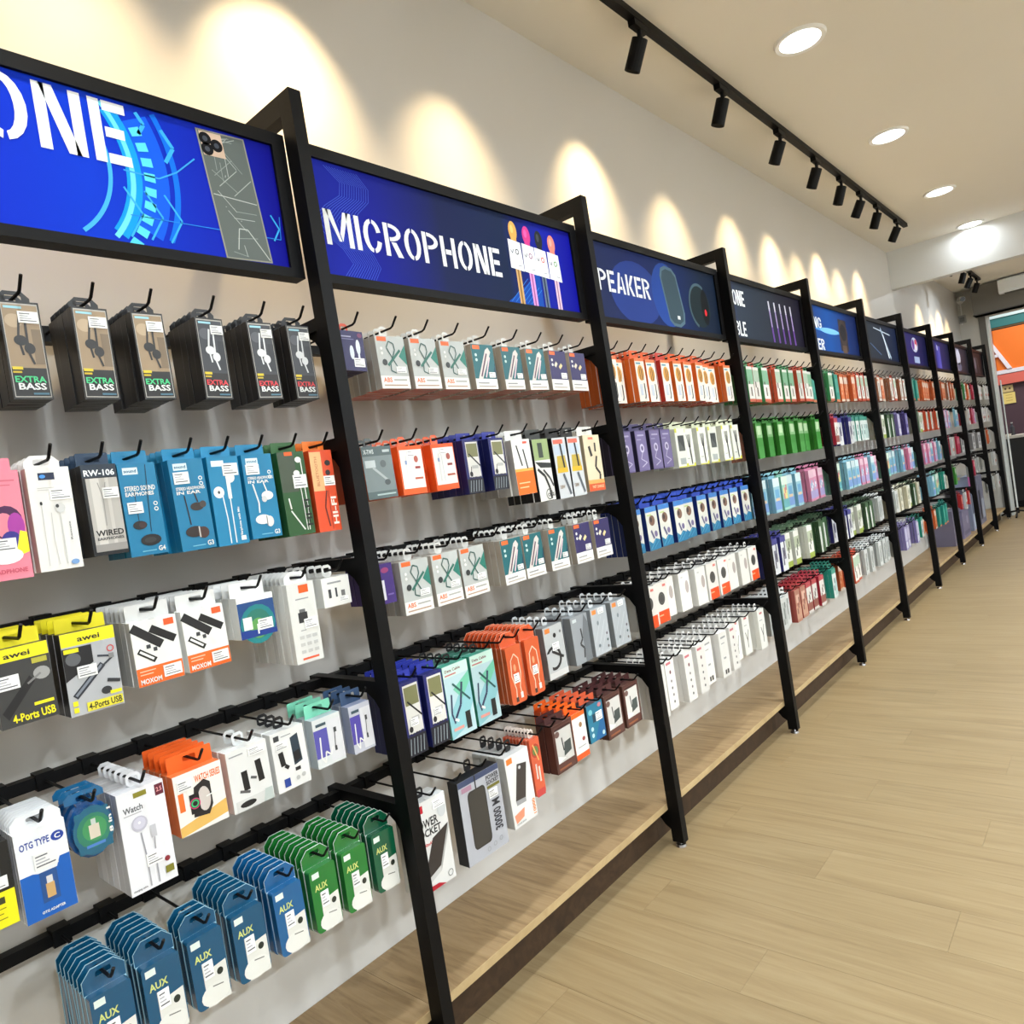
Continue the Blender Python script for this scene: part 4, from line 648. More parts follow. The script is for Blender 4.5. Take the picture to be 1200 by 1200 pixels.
kind('tea', 'adapter_box', 'blue teal adapter box', .092, .124, .030, .010, (34, 116, 146), 'full', (222, 96, 60), [('p', [(.3, 0), (1, 0), (1, .8)], (26, 96, 150)), ('r', .3, .5, .48, .72, (30, 60, 80)), ('e', .2, .8, .12, .1, (120, 190, 200)), ('e', .2, .35, .08, .08, (190, 220, 224)), ('e', .2, .18, .08, .08, (190, 220, 224)), ('e', .8, .9, .12, .08, (190, 120, 130)), ('e', .86, .12, .08, .08, (180, 210, 216))], (.5, .5, .9, .74), side=(20, 64, 78))
# ---- plainer kinds for the bays further along
kind('owc', 'usb_cable_box', 'orange sided white cable box', .072, .172, .022, .022, (232, 226, 216), 'full', (214, 90, 40), [('r', 0, .93, 1, 1, (226, 120, 70)), ('r', .1, .86, .6, .9, (90, 150, 170)), ('e', .5, .66, .34, .44, (222, 160, 70)), ('l', [(.4, .8), (.4, .5)], .07, (90, 60, 40)), ('l', [(.55, .8), (.57, .5)], .07, (90, 60, 40)), ('l', [(.68, .76), (.7, .5)], .06, (90, 60, 40)), ('r', .2, .14, .5, .4, (196, 204, 216)), ('l', [(.7, .42), (.72, .12), (.6, .06)], .09, (36, 36, 44))], None, side=(206, 98, 36), bottom=(120, 40, 34))
kind('rwc', 'cable_box', 'red sided white cable box', .072, .172, .022, .022, (230, 226, 220), 'full', (190, 60, 50), K['owc']['art'], None, side=(186, 56, 44))
kind('vio', 'earphone_box', 'grey violet earphone box', .078, .158, .026, .016, (98, 88, 132), 'full', (70, 64, 100), [('r', .04, .03, .96, .97, (112, 102, 146)), ('e', .5, .56, .2, .22, (196, 190, 214)), ('e', .5, .56, .1, .12, (90, 82, 120)), ('l', [(.5, .46), (.3, .3), (.8, .2), (.3, .1)], .05, (186, 180, 206)), ('r', .2, .86, .8, .9, (170, 164, 196)), ('r', .1, .76, .5, .79, (150, 144, 180))], None, side=(46, 42, 66))
def wy_art(kk): return [('r', .0, .9, .2, 1, (206, 206, 70)), ('r', .8, .0, 1, .09, (214, 210, 50)), ('r', 0, 0, 1, .03, (206, 206, 90))]+([('r', .22, .42, .86, .82, (60, 64, 64)), ('p', [(.22, .42), (.86, .42), (.3, .7)], (90, 94, 92)), ('r', .22, .08, .8, .24, (170, 176, 174))] if kk else [('l', [(.3+.13*i, .84), (.46+.05*i, .5)], .05, (50, 50, 54)) for i in range(4)]+[('l', [(.55, .5), (.62, .06)], .12, (54, 54, 58)), ('r', .12, .2, .4, .22, GY)])
kind('wy', 'splitter_cable_box', 'white box with black fork cable', .084, .166, .024, .018, (226, 228, 218), 'full', (214, 218, 190), wy_art(0), None, side=(206, 208, 196))
kind('wyb', 'splitter_cable_box', 'white box with dark square picture', .084, .166, .024, .018, (226, 228, 218), 'full', (214, 218, 190), wy_art(1), None, side=(206, 208, 196))
kind('blw', 'charger_box', 'blue and white charger box', .086, .168, .024, .020, (206, 206, 198), 'full', (40, 70, 170), [('r', 0, .88, 1, 1, (60, 120, 190)), ('e', .5, .68, .26, .24, (120, 90, 76)), ('e', .42, .7, .1, .12, (60, 50, 50)), ('l', [(.3, .46), (.5, .26)], .14, (90, 86, 120)), ('e', .7, .36, .14, .14, (110, 100, 140)), ('p', [(0, 0), (1, 0), (1, .2), (.6, .26), (.3, .16), (0, .24)], (30, 110, 150)), ('l', [(.1, .04), (.6, .22)], .04, (90, 160, 190)), ('l', [(.4, .04), (.9, .2)], .04, (70, 140, 180)), ('r', .1, .8, .5, .83, (180, 200, 120))], None, side=(24, 44, 110))
kind('spk', 'speaker_box', 'white and orange box with black disc', .098, .158, .034, .014, (226, 222, 216), 'narrow', (222, 220, 216), [('r', .14, 0, .98, .3, (230, 76, 28)), ('e', .5, .6, .26, .26, (66, 66, 66)), ('o', .5, .6, .17, .19, (100, 100, 98)), ('r', .66, .88, .9, .94, (220, 120, 110)), ('r', .1, .18, .5, .21, (246, 180, 140))], None, side=(214, 212, 206))
kind('plw', 'speaker_box', 'plain white boxed speaker', .090, .158, .034, .014, (226, 224, 218), 'narrow', (222, 220, 216), [('e', .7, .6, .18, .3, (170, 160, 156)), ('r', .2, .86, .4, .9, (190, 190, 188))], None, side=(216, 214, 208))
kind('wdt', 'adapter_box', 'slim white adapter box with icons', .070, .196, .026, .016, (226, 224, 220), 'narrow', (226, 224, 220), [('r', .12, .9, .66, .95, (200, 110, 120)), ('e', .5, .74, .09, .11, (110, 60, 70)), ('e', .5, .56, .08, .08, (120, 110, 112)), ('e', .5, .42, .08, .08, (90, 90, 94)), ('e', .54, .28, .08, .08, (110, 100, 104)), ('e', .54, .14, .08, .08, (90, 90, 94))], None)
kind('wcb', 'adapter_box', 'white box with black plug print', .076, .196, .026, .016, (224, 222, 218), 'narrow', (226, 224, 220), [('r', .2, .86, .8, .9, GY), ('r', .2, .74, .6, .76, GY), ('r', .28, .06, .46, .16, (50, 48, 48)), ('r', .54, .06, .74, .16, (60, 58, 58)), ('r', .3, .4, .6, .44, GY)], None)
kind('ycb', 'splitter_cable_box', 'white box with black Y cable', .076, .188, .026, .016, (224, 224, 218), 'narrow', (226, 224, 220), [('r', .3, .88, .7, .93, (190, 110, 110)), ('l', [(.28, .56), (.5, .34), (.5, .16)], .07, (60, 60, 60)), ('l', [(.74, .6), (.5, .34)], .07, (60, 60, 60)), ('r', .2, .72, .6, .74, GY)], None)
def slim(key, name, desc, body, side, tabc, bands, w=.076, h=.182, d=.022, drop=.018):
    mu = lambda c: tuple(int(v*.80+q*.20*.9) for v, q in zip(c, (sum(c)/3,)*3))
    kind(key, name, desc, w, h, d, drop, mu(body), 'full', mu(tabc), [(*e[:-1], mu(e[-1])) for e in bands], None, side=mu(side))
slim('gwc', 'phone_cable_box', 'white box with green side', (222, 222, 214), (60, 150, 84), (50, 150, 90), [('r', 0, .5, 1, .94, (120, 180, 140)), ('l', [(.3, .5), (.6, .2)], .14, (90, 70, 60)), ('r', 0, 0, 1, .12, (206, 90, 60)), ('r', .2, .4, .8, .48, (230, 226, 220))])
slim('row', 'phone_cable_box', 'white box with red orange side', (224, 220, 212), (206, 70, 36), (200, 60, 30), [('r', .1, .6, .9, .9, (170, 196, 170)), ('l', [(.3, .55), (.6, .2)], .14, (90, 60, 50)), ('r', 0, 0, 1, .12, (206, 80, 50))])
slim('sal', 'phone_cable_box', 'salmon cable box', (222, 150, 124), (206, 128, 104), (206, 128, 104), [('r', .1, .5, .9, .9, (226, 170, 146)), ('r', .2, .2, .8, .24, (200, 110, 90))])
slim('grn', 'case_box', 'vivid green box', (52, 142, 44), (40, 120, 30), (56, 140, 50), [('r', 0, .62, 1, .95, (120, 176, 110)), ('r', .2, .7, .8, .88, (176, 206, 160)), ('r', 0, 0, 1, .3, (60, 150, 56)), ('r', .2, .4, .8, .44, (90, 176, 80))])
slim('pbl', 'case_box', 'pastel blue case box', (136, 188, 206), (110, 170, 196), (120, 180, 200), [('r', 0, .78, 1, .96, (200, 222, 226)), ('e', .5, .5, .3, .4, (90, 160, 206)), ('r', .1, .08, .9, .3, (110, 150, 214)), ('r', .3, .36, .8, .4, (226, 190, 150))], w=.086)
slim('pmn', 'case_box', 'pastel mint case box', (140, 200, 182), (110, 180, 160), (120, 186, 170), [('r', 0, .78, 1, .96, (206, 226, 210)), ('e', .5, .5, .3, .4, (226, 206, 120)), ('r', .1, .08, .9, .3, (90, 170, 180)), ('l', [(.3, .4), (.7, .7)], .12, (206, 110, 120))], w=.086)
slim('ppk', 'case_box', 'pastel pink case box', (214, 130, 166), (206, 110, 150), (214, 120, 160), [('r', 0, .78, 1, .96, (226, 180, 200)), ('e', .5, .5, .26, .34, (130, 180, 214)), ('r', .1, .08, .9, .3, (160, 150, 206)), ('l', [(.2, .3), (.8, .6)], .1, (236, 226, 230))], w=.086)
slim('nvw', 'cable_box', 'navy sided white box', (206, 208, 214), (40, 40, 120), (44, 44, 130), [('r', 0, .86, 1, 1, (60, 60, 140)), ('r', .2, .3, .8, .7, (110, 110, 130)), ('l', [(.3, .2), (.7, .8)], .1, (50, 50, 80))])
slim('wgy', 'cable_box', 'white box with green yellow print', (220, 222, 212), (196, 198, 186), (70, 100, 70), [('r', .1, .5, .9, .86, (170, 180, 150)), ('r', 0, 0, 1, .16, (150, 170, 60)), ('l', [(.3, .3), (.7, .7)], .1, (70, 80, 70))])
slim('dgn', 'cable_box', 'dark green sided box', (196, 206, 192), (44, 76, 44), (40, 70, 44), [('r', 0, .84, 1, 1, (60, 96, 60)), ('r', .5, 0, 1, .8, (56, 90, 56)), ('l', [(.2, .2), (.4, .7)], .1, (226, 228, 222))])
slim('rdw', 'cable_box', 'red sided white box', (214, 206, 200), (170, 30, 50), (176, 40, 56), [('r', 0, .84, 1, 1, (190, 60, 70)), ('r', .1, .1, .9, .3, (150, 80, 70)), ('l', [(.2, .3), (.8, .7)], .1, (90, 70, 70))], h=.172)
slim('brk', 'cable_box', 'brick red patterned box', (176, 110, 90), (170, 70, 60), (176, 40, 46), [('r', .1, .1, .9, .5, (196, 140, 116)), ('r', .2, .6, .8, .8, (214, 170, 150)), ('l', [(.2, .2), (.8, .8)], .08, (120, 60, 50))], h=.172)
slim('tlw', 'phone_cable_box', 'white box with teal side', (204, 216, 212), (20, 140, 120), (30, 120, 100), [('r', 0, .84, 1, 1, (60, 150, 130)), ('r', .5, .1, .9, .7, (170, 200, 196)), ('l', [(.2, .2), (.6, .7)], .1, (70, 100, 100))], h=.172)
slim('gsl', 'charger_box', 'grey white charger box', (196, 200, 198), (176, 180, 178), (214, 216, 214), [('r', .2, .2, .8, .8, (170, 176, 174)), ('l', [(.3, .2), (.7, .8)], .1, (110, 118, 116)), ('r', .1, .88, .5, .93, (120, 120, 120))], h=.168)
slim('tls', 'phone_cable_box', 'solid teal box', (30, 150, 130), (20, 130, 116), (24, 140, 124), [('r', 0, .0, 1, .1, (220, 120, 70)), ('r', .2, .3, .8, .8, (60, 170, 150))])
slim('ors', 'phone_cable_box', 'solid orange box', (216, 104, 50), (206, 84, 34), (206, 90, 40), [('r', .1, .7, .9, .9, (226, 200, 180)), ('r', 0, 0, 1, .12, (210, 190, 170)), ('l', [(.3, .3), (.7, .6)], .1, (236, 180, 140))])
slim('wbr', 'phone_cable_box', 'white and brown cable box', (216, 212, 204), (150, 90, 60), (190, 180, 170), [('l', [(.3, .2), (.6, .8)], .12, (110, 80, 60)), ('r', .1, .86, .6, .92, (206, 120, 90)), ('r', .1, .1, .9, .16, (190, 150, 130))])
slim('lil', 'case_box', 'lilac box', (150, 146, 190), (110, 100, 160), (120, 110, 170), [('r', .1, .4, .9, .9, (176, 172, 206)), ('r', .2, .1, .8, .3, (206, 206, 222))])
slim('pur2', 'case_box', 'deep purple box', (70, 60, 130), (54, 44, 110), (60, 50, 120), [('r', .1, .5, .9, .9, (110, 104, 160)), ('r', .2, .1, .8, .3, (150, 146, 190))])
slim('bei', 'cable_box', 'beige white box', (212, 208, 186), (186, 180, 150), (200, 196, 170), [('r', .1, .4, .9, .9, (196, 194, 170)), ('l', [(.3, .2), (.7, .8)], .1, (120, 116, 100))])
slim('crm', 'case_box', 'crimson box', (190, 40, 74), (170, 26, 56), (180, 30, 60), [('r', .1, .55, .9, .9, (220, 110, 130)), ('r', 0, 0, 1, .1, (150, 20, 50))])
slim('wrd', 'charger_box', 'white box with red orange band', (222, 220, 218), (200, 200, 198), (214, 214, 212), [('r', 0, .25, 1, .45, (214, 84, 60)), ('r', .2, .6, .8, .85, (176, 180, 184)), ('l', [(.5, .1), (.52, .3)], .14, (50, 50, 54))])
slim('grb', 'adapter_box', 'wide grey framed box', (190, 190, 190), (120, 120, 122), (150, 150, 150), [('r', .08, .06, .92, .94, (206, 206, 206)), ('r', .16, .4, .84, .86, (110, 110, 112)), ('r', .2, .14, .8, .3, (150, 150, 152))], w=.2, h=.19, d=.05)
slim('rdc', 'case_box', 'red clamshell pack', (196, 40, 40), (180, 30, 34), (190, 36, 40), [('r', .1, .5, .9, .9, (226, 120, 110)), ('l', [(.3, .1), (.5, .5)], .1, (240, 200, 190))], h=.15)

# per bay and row: (hook x in the bay, kind, how many hang on it)
def even(kinds, x0=.085, x1=1.12, n=3):
    m_ = len(kinds); return [(x0+(x1-x0)*i/(m_-1), k, n) for i, k in enumerate(kinds)]
def rep(s): return [k for p in s.split() for k in [p.split('*')[0]]*int((p.split('*')+['1'])[1])]
STOCK = {
 (0, 1): [(-.735, 'dark', 4), (-.622, 'dark', 4), (-.508, 'dark', 5), (-.404, 'dark', 6), (-.277, 'dark2', 5), (-.161, 'dark2', 5), (-.062, 'dark2', 4)],
 (0, 2): [(-.700, 'pink', 4), (-.621, 'white', 4), (-.537, 'silver', 5), (-.470, 'tealA', 4), (-.374, 'tealB', 5), (-.296, 'tealC', 5), (-.218, 'tealD', 5), (-.135, 'green', 5), (-.052, 'orange', 5)],
 (0, 3): [(-.708, 'yelA', 4), (-.601, 'yelB', 4), (-.488, 'kit', 7), (-.391, 'kit', 7), (-.274, 'bluecable', 4), (-.164, 'tallwhite', 10), (-.068, 'smallwhite', 6)],
 (0, 4): [(-.805, 'yelC', 4), (-.723, 'otg', 7), (-.643, 'clam', 3), (-.560, 'watch', 6), (-.452, 'smart', 5), (-.347, 'hold', 2), (-.252, 'phone', 3), (-.150, 'mint', 3), (-.060, 'lilac', 3)],
 (0, 5): [(-.66, 'tealp', 7), (-.575, 'tealp', 7), (-.49, 'tealp', 3), (-.402, 'tealp', 7), (-.310, 'bluep', 7), (-.222, 'aux', 8), (-.137, 'aux', 7), (-.050, 'auxd', 7)],
 (1, 1): [(.093, 'navy', 3), (.215, 'abs', 7), (.327, 'abs', 7), (.444, 'abs', 7), (.573, 'tl', 7), (.703, 'tl', 7), (.825, 'tl', 7), (.942, 'pu', 7), (1.063, 'pu', 7)],
 (1, 2): [(.112, 'grey', 5), (.225, 'orw', 5), (.342, 'orw', 5), (.460, 'nav', 6), (.568, 'nav', 6), (.682, 'who', 6), (.783, 'blk', 5), (.878, 'yb', 5), (.963, 'yb', 5), (1.075, 'cream', 5)],
 (1, 3): [(.075, 'pur', 4), (.178, 'abs', 6), (.288, 'abs', 6), (.395, 'abs', 6), (.563, 'tl', 6), (.670, 'tl', 6), (.800, 'tl', 6), (.935, 'pu', 3), (1.052, 'pu', 6)],
 (1, 4): [(.098, 'navt', 5), (.180, 'navt', 5), (.264, 'mintbig', 4), (.372, 'mintbig', 4), (.500, 'orb', 9), (.590, 'orb', 9), (.704, 'gryc', 5), (.842, 'gryk', 4), (.964, 'gry', 5), (1.085, 'gry', 5)],
 (1, 5): [(.100, 'ps', 2), (.288, 'pw', 1), (.446, 'wph', 4), (.535, 'ora', 8), (.670, 'brn', 2), (.764, 'orwb', 5), (.860, 'tea', 5), (.968, 'brn', 4), (1.088, 'brn', 4)],
 (2, 1): even(rep('owc*4 rwc owc*3 rwc owc*2'), .085, 1.12, 6), (2, 2): even(rep('vio*4 wyb wy wy wyb wy*2'), .10, 1.10, 5),
 (2, 3): even(rep('blw*10'), .09, 1.11, 5), (2, 4): even(rep('spk spk plw*3 spk spk plw plw spk'), .10, 1.10, 3), (2, 5): even(rep('wdt*4 wcb*2 wdt ycb*3'), .10, 1.10, 5),
 (3, 1): even(rep('gwc*2 row gwc*2 row gwc*2 row*2 gwc'), .085, 1.12, 4), (3, 2): even(rep('sal grn*10'), .085, 1.12, 4), (3, 3): even(rep('pbl*3 pmn pbl*2 pmn ppk*3'), .09, 1.11, 3),
 (3, 4): even(rep('nvw*3 wgy*4 dgn*4'), .085, 1.12, 5), (3, 5): even(rep('gsl*3 brk*2 rdw*3 tlw*3'), .085, 1.12, 5),
 (4, 1): even(rep('tls*2 gwc*2 tls ors*3 row*3'), .085, 1.12, 2), (4, 2): even(rep('rdw*3 nvw*3 tlw*5'), .085, 1.12, 2), (4, 3): even(rep('pmn*3 pbl*3 ppk*2 pbl ppk'), .09, 1.11, 2),
 (4, 4): even(rep('nvw*3 wgy*3 dgn*3 gsl*2'), .085, 1.12, 4), (4, 5): even(rep('ors row*3 gsl*6'), .085, 1.12, 4),
 (5, 1): even(rep('wbr*3 ors wbr*2 row*2 wbr*2'), .085, 1.12, 2), (5, 2): even(rep('wgy*3 dgn*2 pur2 lil*2 pur2*2'), .085, 1.12, 2), (5, 3): even(rep('pmn*3 pbl*3 ppk*2 pbl'), .09, 1.11, 2),
 (5, 4): even(rep('bei wgy gsl bei*3 wgy dgn bei'), .085, 1.12, 3), (5, 5): even(rep('gsl*3 lil*2 gsl lil tlw*2'), .085, 1.12, 3),
 (6, 1): even(rep('tls*4 ors*4'), .09, 1.11, 2), (6, 2): even(rep('wgy dgn wgy row*5'), .09, 1.11, 2), (6, 3): even(rep('pmn pbl ppk ppk pbl ppk pbl*2'), .09, 1.11, 2), (6, 4): even(rep('pbl*4 pmn*3 tlw'), .09, 1.11, 2), (6, 5): even(rep('ors*4 tls*4'), .09, 1.11, 2),
 (7, 1): even(rep('tls tls ors ors wbr ors ors ors'), .09, 1.11, 1), (7, 2): even(rep('lil ppk lil ppk pbl pbl pbl'), .09, 1.11, 1), (7, 3): even(rep('tls*3 wrd crm*4'), .09, 1.11, 1), (7, 4): even(rep('bei dgn grn'), .10, .5, 1), (7, 5): even(rep('rdc rdc wrd rdc'), .60, 1.08, 1),
 (8, 1): even(rep('gwc tls gwc ors row crm'), .10, 1.10, 1), (8, 2): even(rep('crm*3 wrd crm*2 ppk'), .09, 1.11, 1), (8, 3): even(rep('grb*4'), .16, 1.05, 1), (8, 4): even(rep('gsl crm gsl*2'), .12, 1.06, 1),
 (9, 1): even(rep('gsl tlw wrd*4'), .10, 1.10, 1), (9, 2): even(rep('gsl*2 wrd*4'), .10, 1.10, 1), (9, 3): even(rep('gsl wrd ors*2 gsl'), .12, 1.08, 1), (9, 4): even(rep('gsl*4 wrd'), .10, 1.08, 1), (9, 5): even(rep('gsl*3 wrd*2'), .10, 1.08, 1),
}
EMPTY = {(1, 5): [.19, .37, .60], (1, 4): [.435], (2, 4): [.155, .61], (2, 5): [.155, .37], (1, 3): [.48]}
BAYS = ['PHONE', 'MICROPHONE', 'SPEAKER', 'CABLE', 'bright blue', 'slate', 'purple', 'violet', 'grey', 'black']
_mc = {}
def meshes(k):
    if k['key'] in _mc: return _mc[k['key']]
    mt = GLOSSY if k.get('gloss') else PRINT; d = {}
    b = MB(); body_geom(b, k); d['body'] = b.mesh('carton', mt)
    b = MB(); tab_geom(b, k, k['tabcol']); d['tab'] = b.mesh('hang_tab', mt)
    b = MB(); draw(b, k['art'], k['w'], k['h'], -k['drop'], k['body'], {'box': 0, 'card': .13}.get(k.get('shape', 'box'), .14)); d['print'] = b.mesh('front_print', mt)
    if k['lab']:
        b = MB(); l = k['lab']; w, h, zt = k['w'], k['h'], -k['drop']; X = lambda a: (a-.5)*w; Z = lambda v: zt-h+v*h; y = -.0004-.00012*len(k['art'])-.0002
        mb_x0, mb_x1, z0, z1 = max(-w/2, X(l[0])), X(l[2]), Z(l[1]), Z(l[3]); dx, dz = mb_x1-mb_x0, z1-z0
        b.box(mb_x0, mb_x1, y, 0, z0, z1, (240, 240, 238))
        for q, (a0, a1) in enumerate(((.08, .6), (.08, .5), (.08, .66), (.08, .9))): quad(b, mb_x0+dx*a0, z1-dz*(.24+.2*q), mb_x0+dx*a1, z1-dz*(.16+.2*q), y-.0001, (90, 90, 96) if q in (0, 3) else (170, 170, 176))
        d['label'] = b.mesh('price_label', PRINT)
    b = MB(); body_geom(b, k); tab_geom(b, k, k['tabcol']); d['whole'] = b.mesh(k['name'], mt)
    b = MB(); body_geom(b, k, True); tab_geom(b, k, k['tabcol']); d['far'] = b.mesh(k['name'], mt)
    _mc[k['key']] = d; return d
def hook_mb(mb, n=6):
    mb.tube([(0, .2895, 0), (0, .044, 0), (0, .036, .003), (0, .016, .024)], .0029, (18, 18, 20), n)
def saddle_mb(mb):
    mb.box(-.016, .016, .286, .3195, -.0165, .0165, (18, 18, 20))
hb = MB(); hook_mb(hb); WIRE = hb.mesh('wire', BLACK)
hb = MB(); saddle_mb(hb); SADDLE = hb.mesh('saddle', BLACK)
hb = MB(); hook_mb(hb, 5); saddle_mb(hb); HOOK1 = hb.mesh('display_hook', BLACK)
far_hooks = MB(); plural = lambda s: s+'es' if s.endswith('x') else s+'s'
def place_hook(bay, row, x, n):
    z = HZ[row]; where = '%s hook of the %s row, %s sign bay' % (ORD[n], ROW[row], BAYS[bay])
    if bay <= 2:
        t = thing('display_hook', 'black wire display hook, '+where, 'hook', (x, 0, z), 0, 'black wire display hooks')
        obj('wire', WIRE, t); obj('saddle', SADDLE, t)
    elif bay <= 5:
        tag(obj('display_hook', HOOK1, None, (x, 0, z)), 'black wire display hook, '+where, 'hook', 'black wire display hooks')
    else:
        b = MB(); hook_mb(b, 4); far_hooks.solid([(a+x, c, d+z) for a, c, d in b.v], b.f, (18, 18, 20))
rj = random.Random(5)
for (bay, row), items in sorted(STOCK.items()):
    x0 = 0 if bay == 0 else (bay-1)*P
    xs = [it[0] for it in items]; ws = [K[it[1]]['w'] for it in items]
    allx = sorted([(x, i) for i, x in enumerate(xs)]+[(x, None) for x in EMPTY.get((bay, row), [])])
    order = {i: n for n, (x, i) in enumerate(allx) if i is not None}
    for n, (x, i) in enumerate(allx):
        if i is None: place_hook(bay, row, x0+x, n)
    for i, (x, key, cnt) in enumerate(items):
        k = K[key]; ms = meshes(k); X = x0+x; n = order[i]
        place_hook(bay, row, X, n)
        gap = min([abs(x-xs[j])-(k['w']+ws[j])/2 for j in (i-1, i+1) if 0 <= j < len(xs)]+[.03])
        cnt = max(1, min(cnt, int(.225/(k['d']+.0012))))
        yaw = rj.uniform(-1, 1)*min(.05, max(0, gap)*.6); y = .052+rj.uniform(0, .006)+abs(math.sin(yaw))*k['w']/2
        if bay >= 2 and gap > .002: y += rj.choice((0, 0, .004, .012, .024, .04)); cnt = min(cnt, int((.275-y)/(k['d']+.0012)))
        for q in range(cnt):
            pos = ('front of %s hook' if q == 0 else ORD[q]+' back on %s hook') % ORD[n]
            lab = '%s, %s, %s row, %s bay' % (k['desc'], pos, ROW[row], BAYS[bay])
            grp = '%s on the %s row' % (plural(k['desc']), ROW[row])
            loc = (X+yaw*-.0*q, y, HZ[row]); tilt = rj.uniform(-.016, .016) if gap > .005 else rj.uniform(-.004, .004)
            if q == 0 and bay <= 2:
                t = thing(k['name'], lab, 'box', loc, 0, grp); t.rotation_euler = (0, tilt, yaw)
                obj('carton', ms['body'], t); obj('hang_tab', ms['tab'], t); obj('front_print', ms['print'], t)
                if 'label' in ms: obj('price_label', ms['label'], t)
            else:
                o = tag(obj(k['name'], ms['far' if (q == 0 or bay > 2) else 'whole'], None, loc), lab, 'box', grp); o.rotation_euler = (0, tilt, yaw)
            y += k['d']+.0012+(rj.uniform(0, .004) if cnt < 5 else 0)
tag(far_hooks.build('far_display_hooks', BLACK), 'small black wire display hooks in the bays toward the doorway', 'hooks', None, 'stuff')

# appliance cartons standing on the far decks
def appliance(x, y, w, d, h, label, c, art):
    t = thing('appliance_carton', label, 'carton', (x, y, .1595), 0, 'appliance cartons on the far decks')
    m = MB(); m.box(-w/2, w/2, 0, d, 0, h, c); m.build('carton', PRINT, t)
    m = MB(); draw(m, art, w, h, h, c); m.build('front_print', PRINT, t)
    m = MB(); m.box(-w/2-.0004, w/2+.0004, d*.42, d*.58, h-.03, h+.0006, (190, 180, 150)); m.build('tape', PRINT, t)
appliance(7.56, .09, .38, .18, .36, 'large grey violet carton standing on the violet bay deck', (112, 108, 130), [('r', .06, .06, .94, .2, (90, 88, 110)), ('e', .75, .35, .1, .1, (150, 148, 166))])
appliance(8.08, .09, .40, .18, .30, 'second large grey violet carton beside the doorward upright', (120, 114, 140), [('r', .1, .1, .9, .24, (96, 92, 118)), ('e', .7, .6, .12, .12, (160, 156, 178))])
appliance(8.72, .09, .40, .18, .62, 'tall pale blue and purple printed carton on the grey bay deck', (150, 160, 190), [('r', 0, .8, 1, 1, (180, 90, 150)), ('p', [(.3, .3), (.6, .3), (.7, .9), (.5, .9)], (70, 50, 120)), ('r', .2, .06, .8, .3, (190, 206, 222)), ('r', .1, .3, .25, .7, (60, 70, 84))])
appliance(9.25, .09, .40, .18, .58, 'tall grey carton with dark pictures next to the printed one', (120, 120, 140), [('r', .1, .1, .4, .7, (60, 60, 72)), ('r', .5, .1, .9, .5, (170, 176, 190))])

# ------------------------------------------------------------------ past the doorway
# slim white stand on a black tripod base beside the last upright
t = thing('banner_stand', 'thin white pole on a black tripod base by the doorway', 'stand', (11.03, -.065, 0))
m = MB(); m.cyl((0, 0, .05), (0, 0, 1.15), .011, (222, 228, 226), 12); m.cyl((0, 0, 1.15), (0, 0, 1.9), .008, (222, 228, 226), 12); m.build('pole', MATTE, t)
m = MB(); m.cyl((0, 0, .045), (0, 0, .12), .018, n=12); m.build('hub', BLACK, t)
for k in range(3):
    q = math.radians(-60+k*120); m = MB(); m.tube([(0, 0, .08), (.16*math.cos(q), .16*math.sin(q), .05), (.24*math.cos(q), .24*math.sin(q), .012)], .012, n=8); m.build('leg', BLACK, t)
for x, nm in ((16.95, 'wall_outside'),):
    m = MB(); m.box(x, x+.1, YR, 3, -.013, 4.2); o = struct(nm, m, mat('dark_shop_wall', (78, 60, 66), .7))
XO = 15.0
t = thing('shop_fascia', 'orange shop fascia with a large white letter across the way', 'fascia', (XO, 0, 2.0))
OM = mat('orange_panel', (236, 118, 30), .45)
for i, y in enumerate((-3.2, -2.3, -1.4, -.5, .4, 1.3, 2.2)):
    m = MB(); m.box(.0, .12, y+.004, y+.896, .24, .98); m.build('orange_panel', OM, t)
m = MB(); m.box(-.03, .12, -3.2, 3.1, .17, .24, (230, 226, 232)); m.build('white_strip', MATTE, t)
m = MB(); m.box(-.02, .12, -3.2, 3.1, -.02, .16, (222, 110, 96)); m.build('coral_band', MATTE, t)
m = MB(); m.box(.02, .12, -3.2, 3.1, 1.0, 1.03, (110, 84, 50)); m.build('brown_edge', MATTE, t)
m = MB(); m.box(0.0, .12, -3.2, 3.1, 1.03, 1.19, (52, 116, 116)); m.build('teal_band', MATTE, t)
m = MB(); m.box(-.03, .12, -3.2, 3.1, 1.19, 1.25, (206, 228, 228)); m.build('top_strip', MATTE, t)
m = MB()
def slab(pts): m.solid([(-.05, a, b2) for a, b2 in pts]+[(-.002, a, b2) for a, b2 in pts], [(0, 1, 2, 3), (7, 6, 5, 4)]+[(i, 4+i, 4+(i+1) % 4, (i+1) % 4) for i in range(4)], (236, 230, 238))
slab([(.49, .80), (.43, .80), (.165, .25), (.235, .25)]); slab([(.49, .80), (.55, .80), (.82, .25), (.75, .25)]); slab([(.62, .54), (.37, .54), (.34, .49), (.65, .49)]); m.build('sign_letter', MATTE, t)
m = MB(); m.box(.06, .12, -3.2, 3.1, -2.0, -.02, (84, 62, 70)); m.build('dark_panel', MATTE, t)
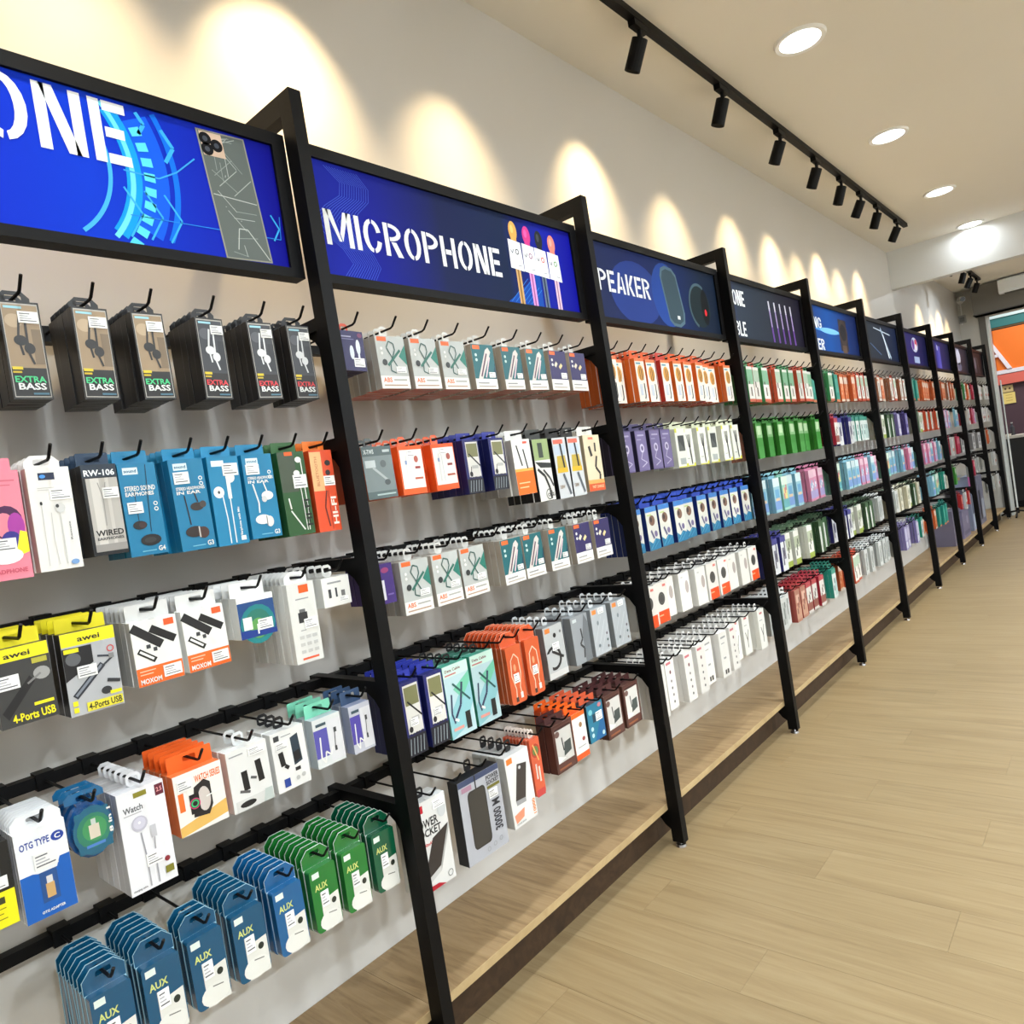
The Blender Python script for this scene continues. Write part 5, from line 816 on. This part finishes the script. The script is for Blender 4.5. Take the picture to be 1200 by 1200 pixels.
for lab, y, z, w, h, c in (('small cream poster with dark spots on the dark panel across the way', .285, 1.835, .17, .12, (222, 200, 140)), ('yellow poster under the small cream one across the way', .275, 1.62, .19, .20, (240, 216, 130)), ):
    t = thing('poster', lab, 'poster', (XO+.055, y, z)); m = MB(); m.box(-.012, .004, -w/2, w/2, 0, h, c); m.build('sheet', MATTE, t)
    m = MB()
    if h < .15:
        for yy in (-.035, .03): m.cyl((-.0135, yy, h*.5), (-.0125, yy, h*.5), .018, (90, 60, 40), 12)
    else:
        for q in range(3): m.box(-.0132, -.0122, -.05, .05, .05+q*.05, .062+q*.05, (206, 176, 90))
    m.build('poster_print', MATTE, t)
t = thing('service_counter', 'black counter with pale top beyond the doorway', 'counter', (12.3, 0, 0))
m = MB(); m.box(0, .55, -2.6, .42, 0.0, 1.05); m.build('front_body', mat('black_counter', (20, 22, 24), .4), t)
m = MB(); m.box(-.03, .6, -2.62, .44, 1.05, 1.09, (196, 190, 180)); m.build('counter_top', MATTE, t)
m = MB(); m.box(-.004, 0.0, -2.6, .42, .0, .09); m.build('plinth', BLACK, t)
for i, (y, c, lab) in enumerate(((.30, (206, 110, 96), 'salmon pink tray on the counter beyond the doorway'), (.12, (232, 224, 206), 'cream paper stack on the counter beside the pink tray'))):
    t = thing('counter_tray', lab, 'tray', (12.36, y, 1.0902)); m = MB()
    v = [(-.05, -.07, 0), (.05, -.07, 0), (.05, .07, 0), (-.05, .07, 0), (-.06, -.085, .09 if i == 0 else .03), (.06, -.085, .09 if i == 0 else .03), (.06, .085, .09 if i == 0 else .03), (-.06, .085, .09 if i == 0 else .03)]
    m.solid(v, [(3, 2, 1, 0), (4, 5, 6, 7), (0, 1, 5, 4), (1, 2, 6, 5), (2, 3, 7, 6), (3, 0, 4, 7)], c); m.build('tray_body', MATTE, t)
for y, h, c in ((.345, .26, (90, 66, 70)), (.22, .30, (110, 110, 116)), (.04, .2, (60, 60, 66))):
    t = thing('bottle', {.345: 'dark brown bottle behind the pink tray on the counter', .22: 'grey bottle between tray and papers on the counter', .04: 'short dark bottle past the papers on the counter'}[y], 'bottle', (12.62, y, 1.0902), 0, None)
    m = MB(); m.cyl((0, 0, 0), (0, 0, h*.65), .032, c, 14); m.cyl((0, 0, h*.65), (0, 0, h*.78), .032, c, 14, .013); m.cyl((0, 0, h*.78), (0, 0, h*.92), .013, c, 12); m.build('glass_body', GLOSSY, t)
    m = MB(); m.cyl((0, 0, h*.92), (0, 0, h), .015, (200, 196, 190), 12); m.build('cap', MATTE, t)
d = bpy.data.lights.new('shop_fill_light', 'AREA'); d.energy = 90; d.size = 1.2; d.color = (1, .95, .88); o = bpy.data.objects.new('shop_fill_light', d); COL.objects.link(o); o.location = (13.4, -.6, 3.9)  # fill lamp added to light the far shop, no fixture there
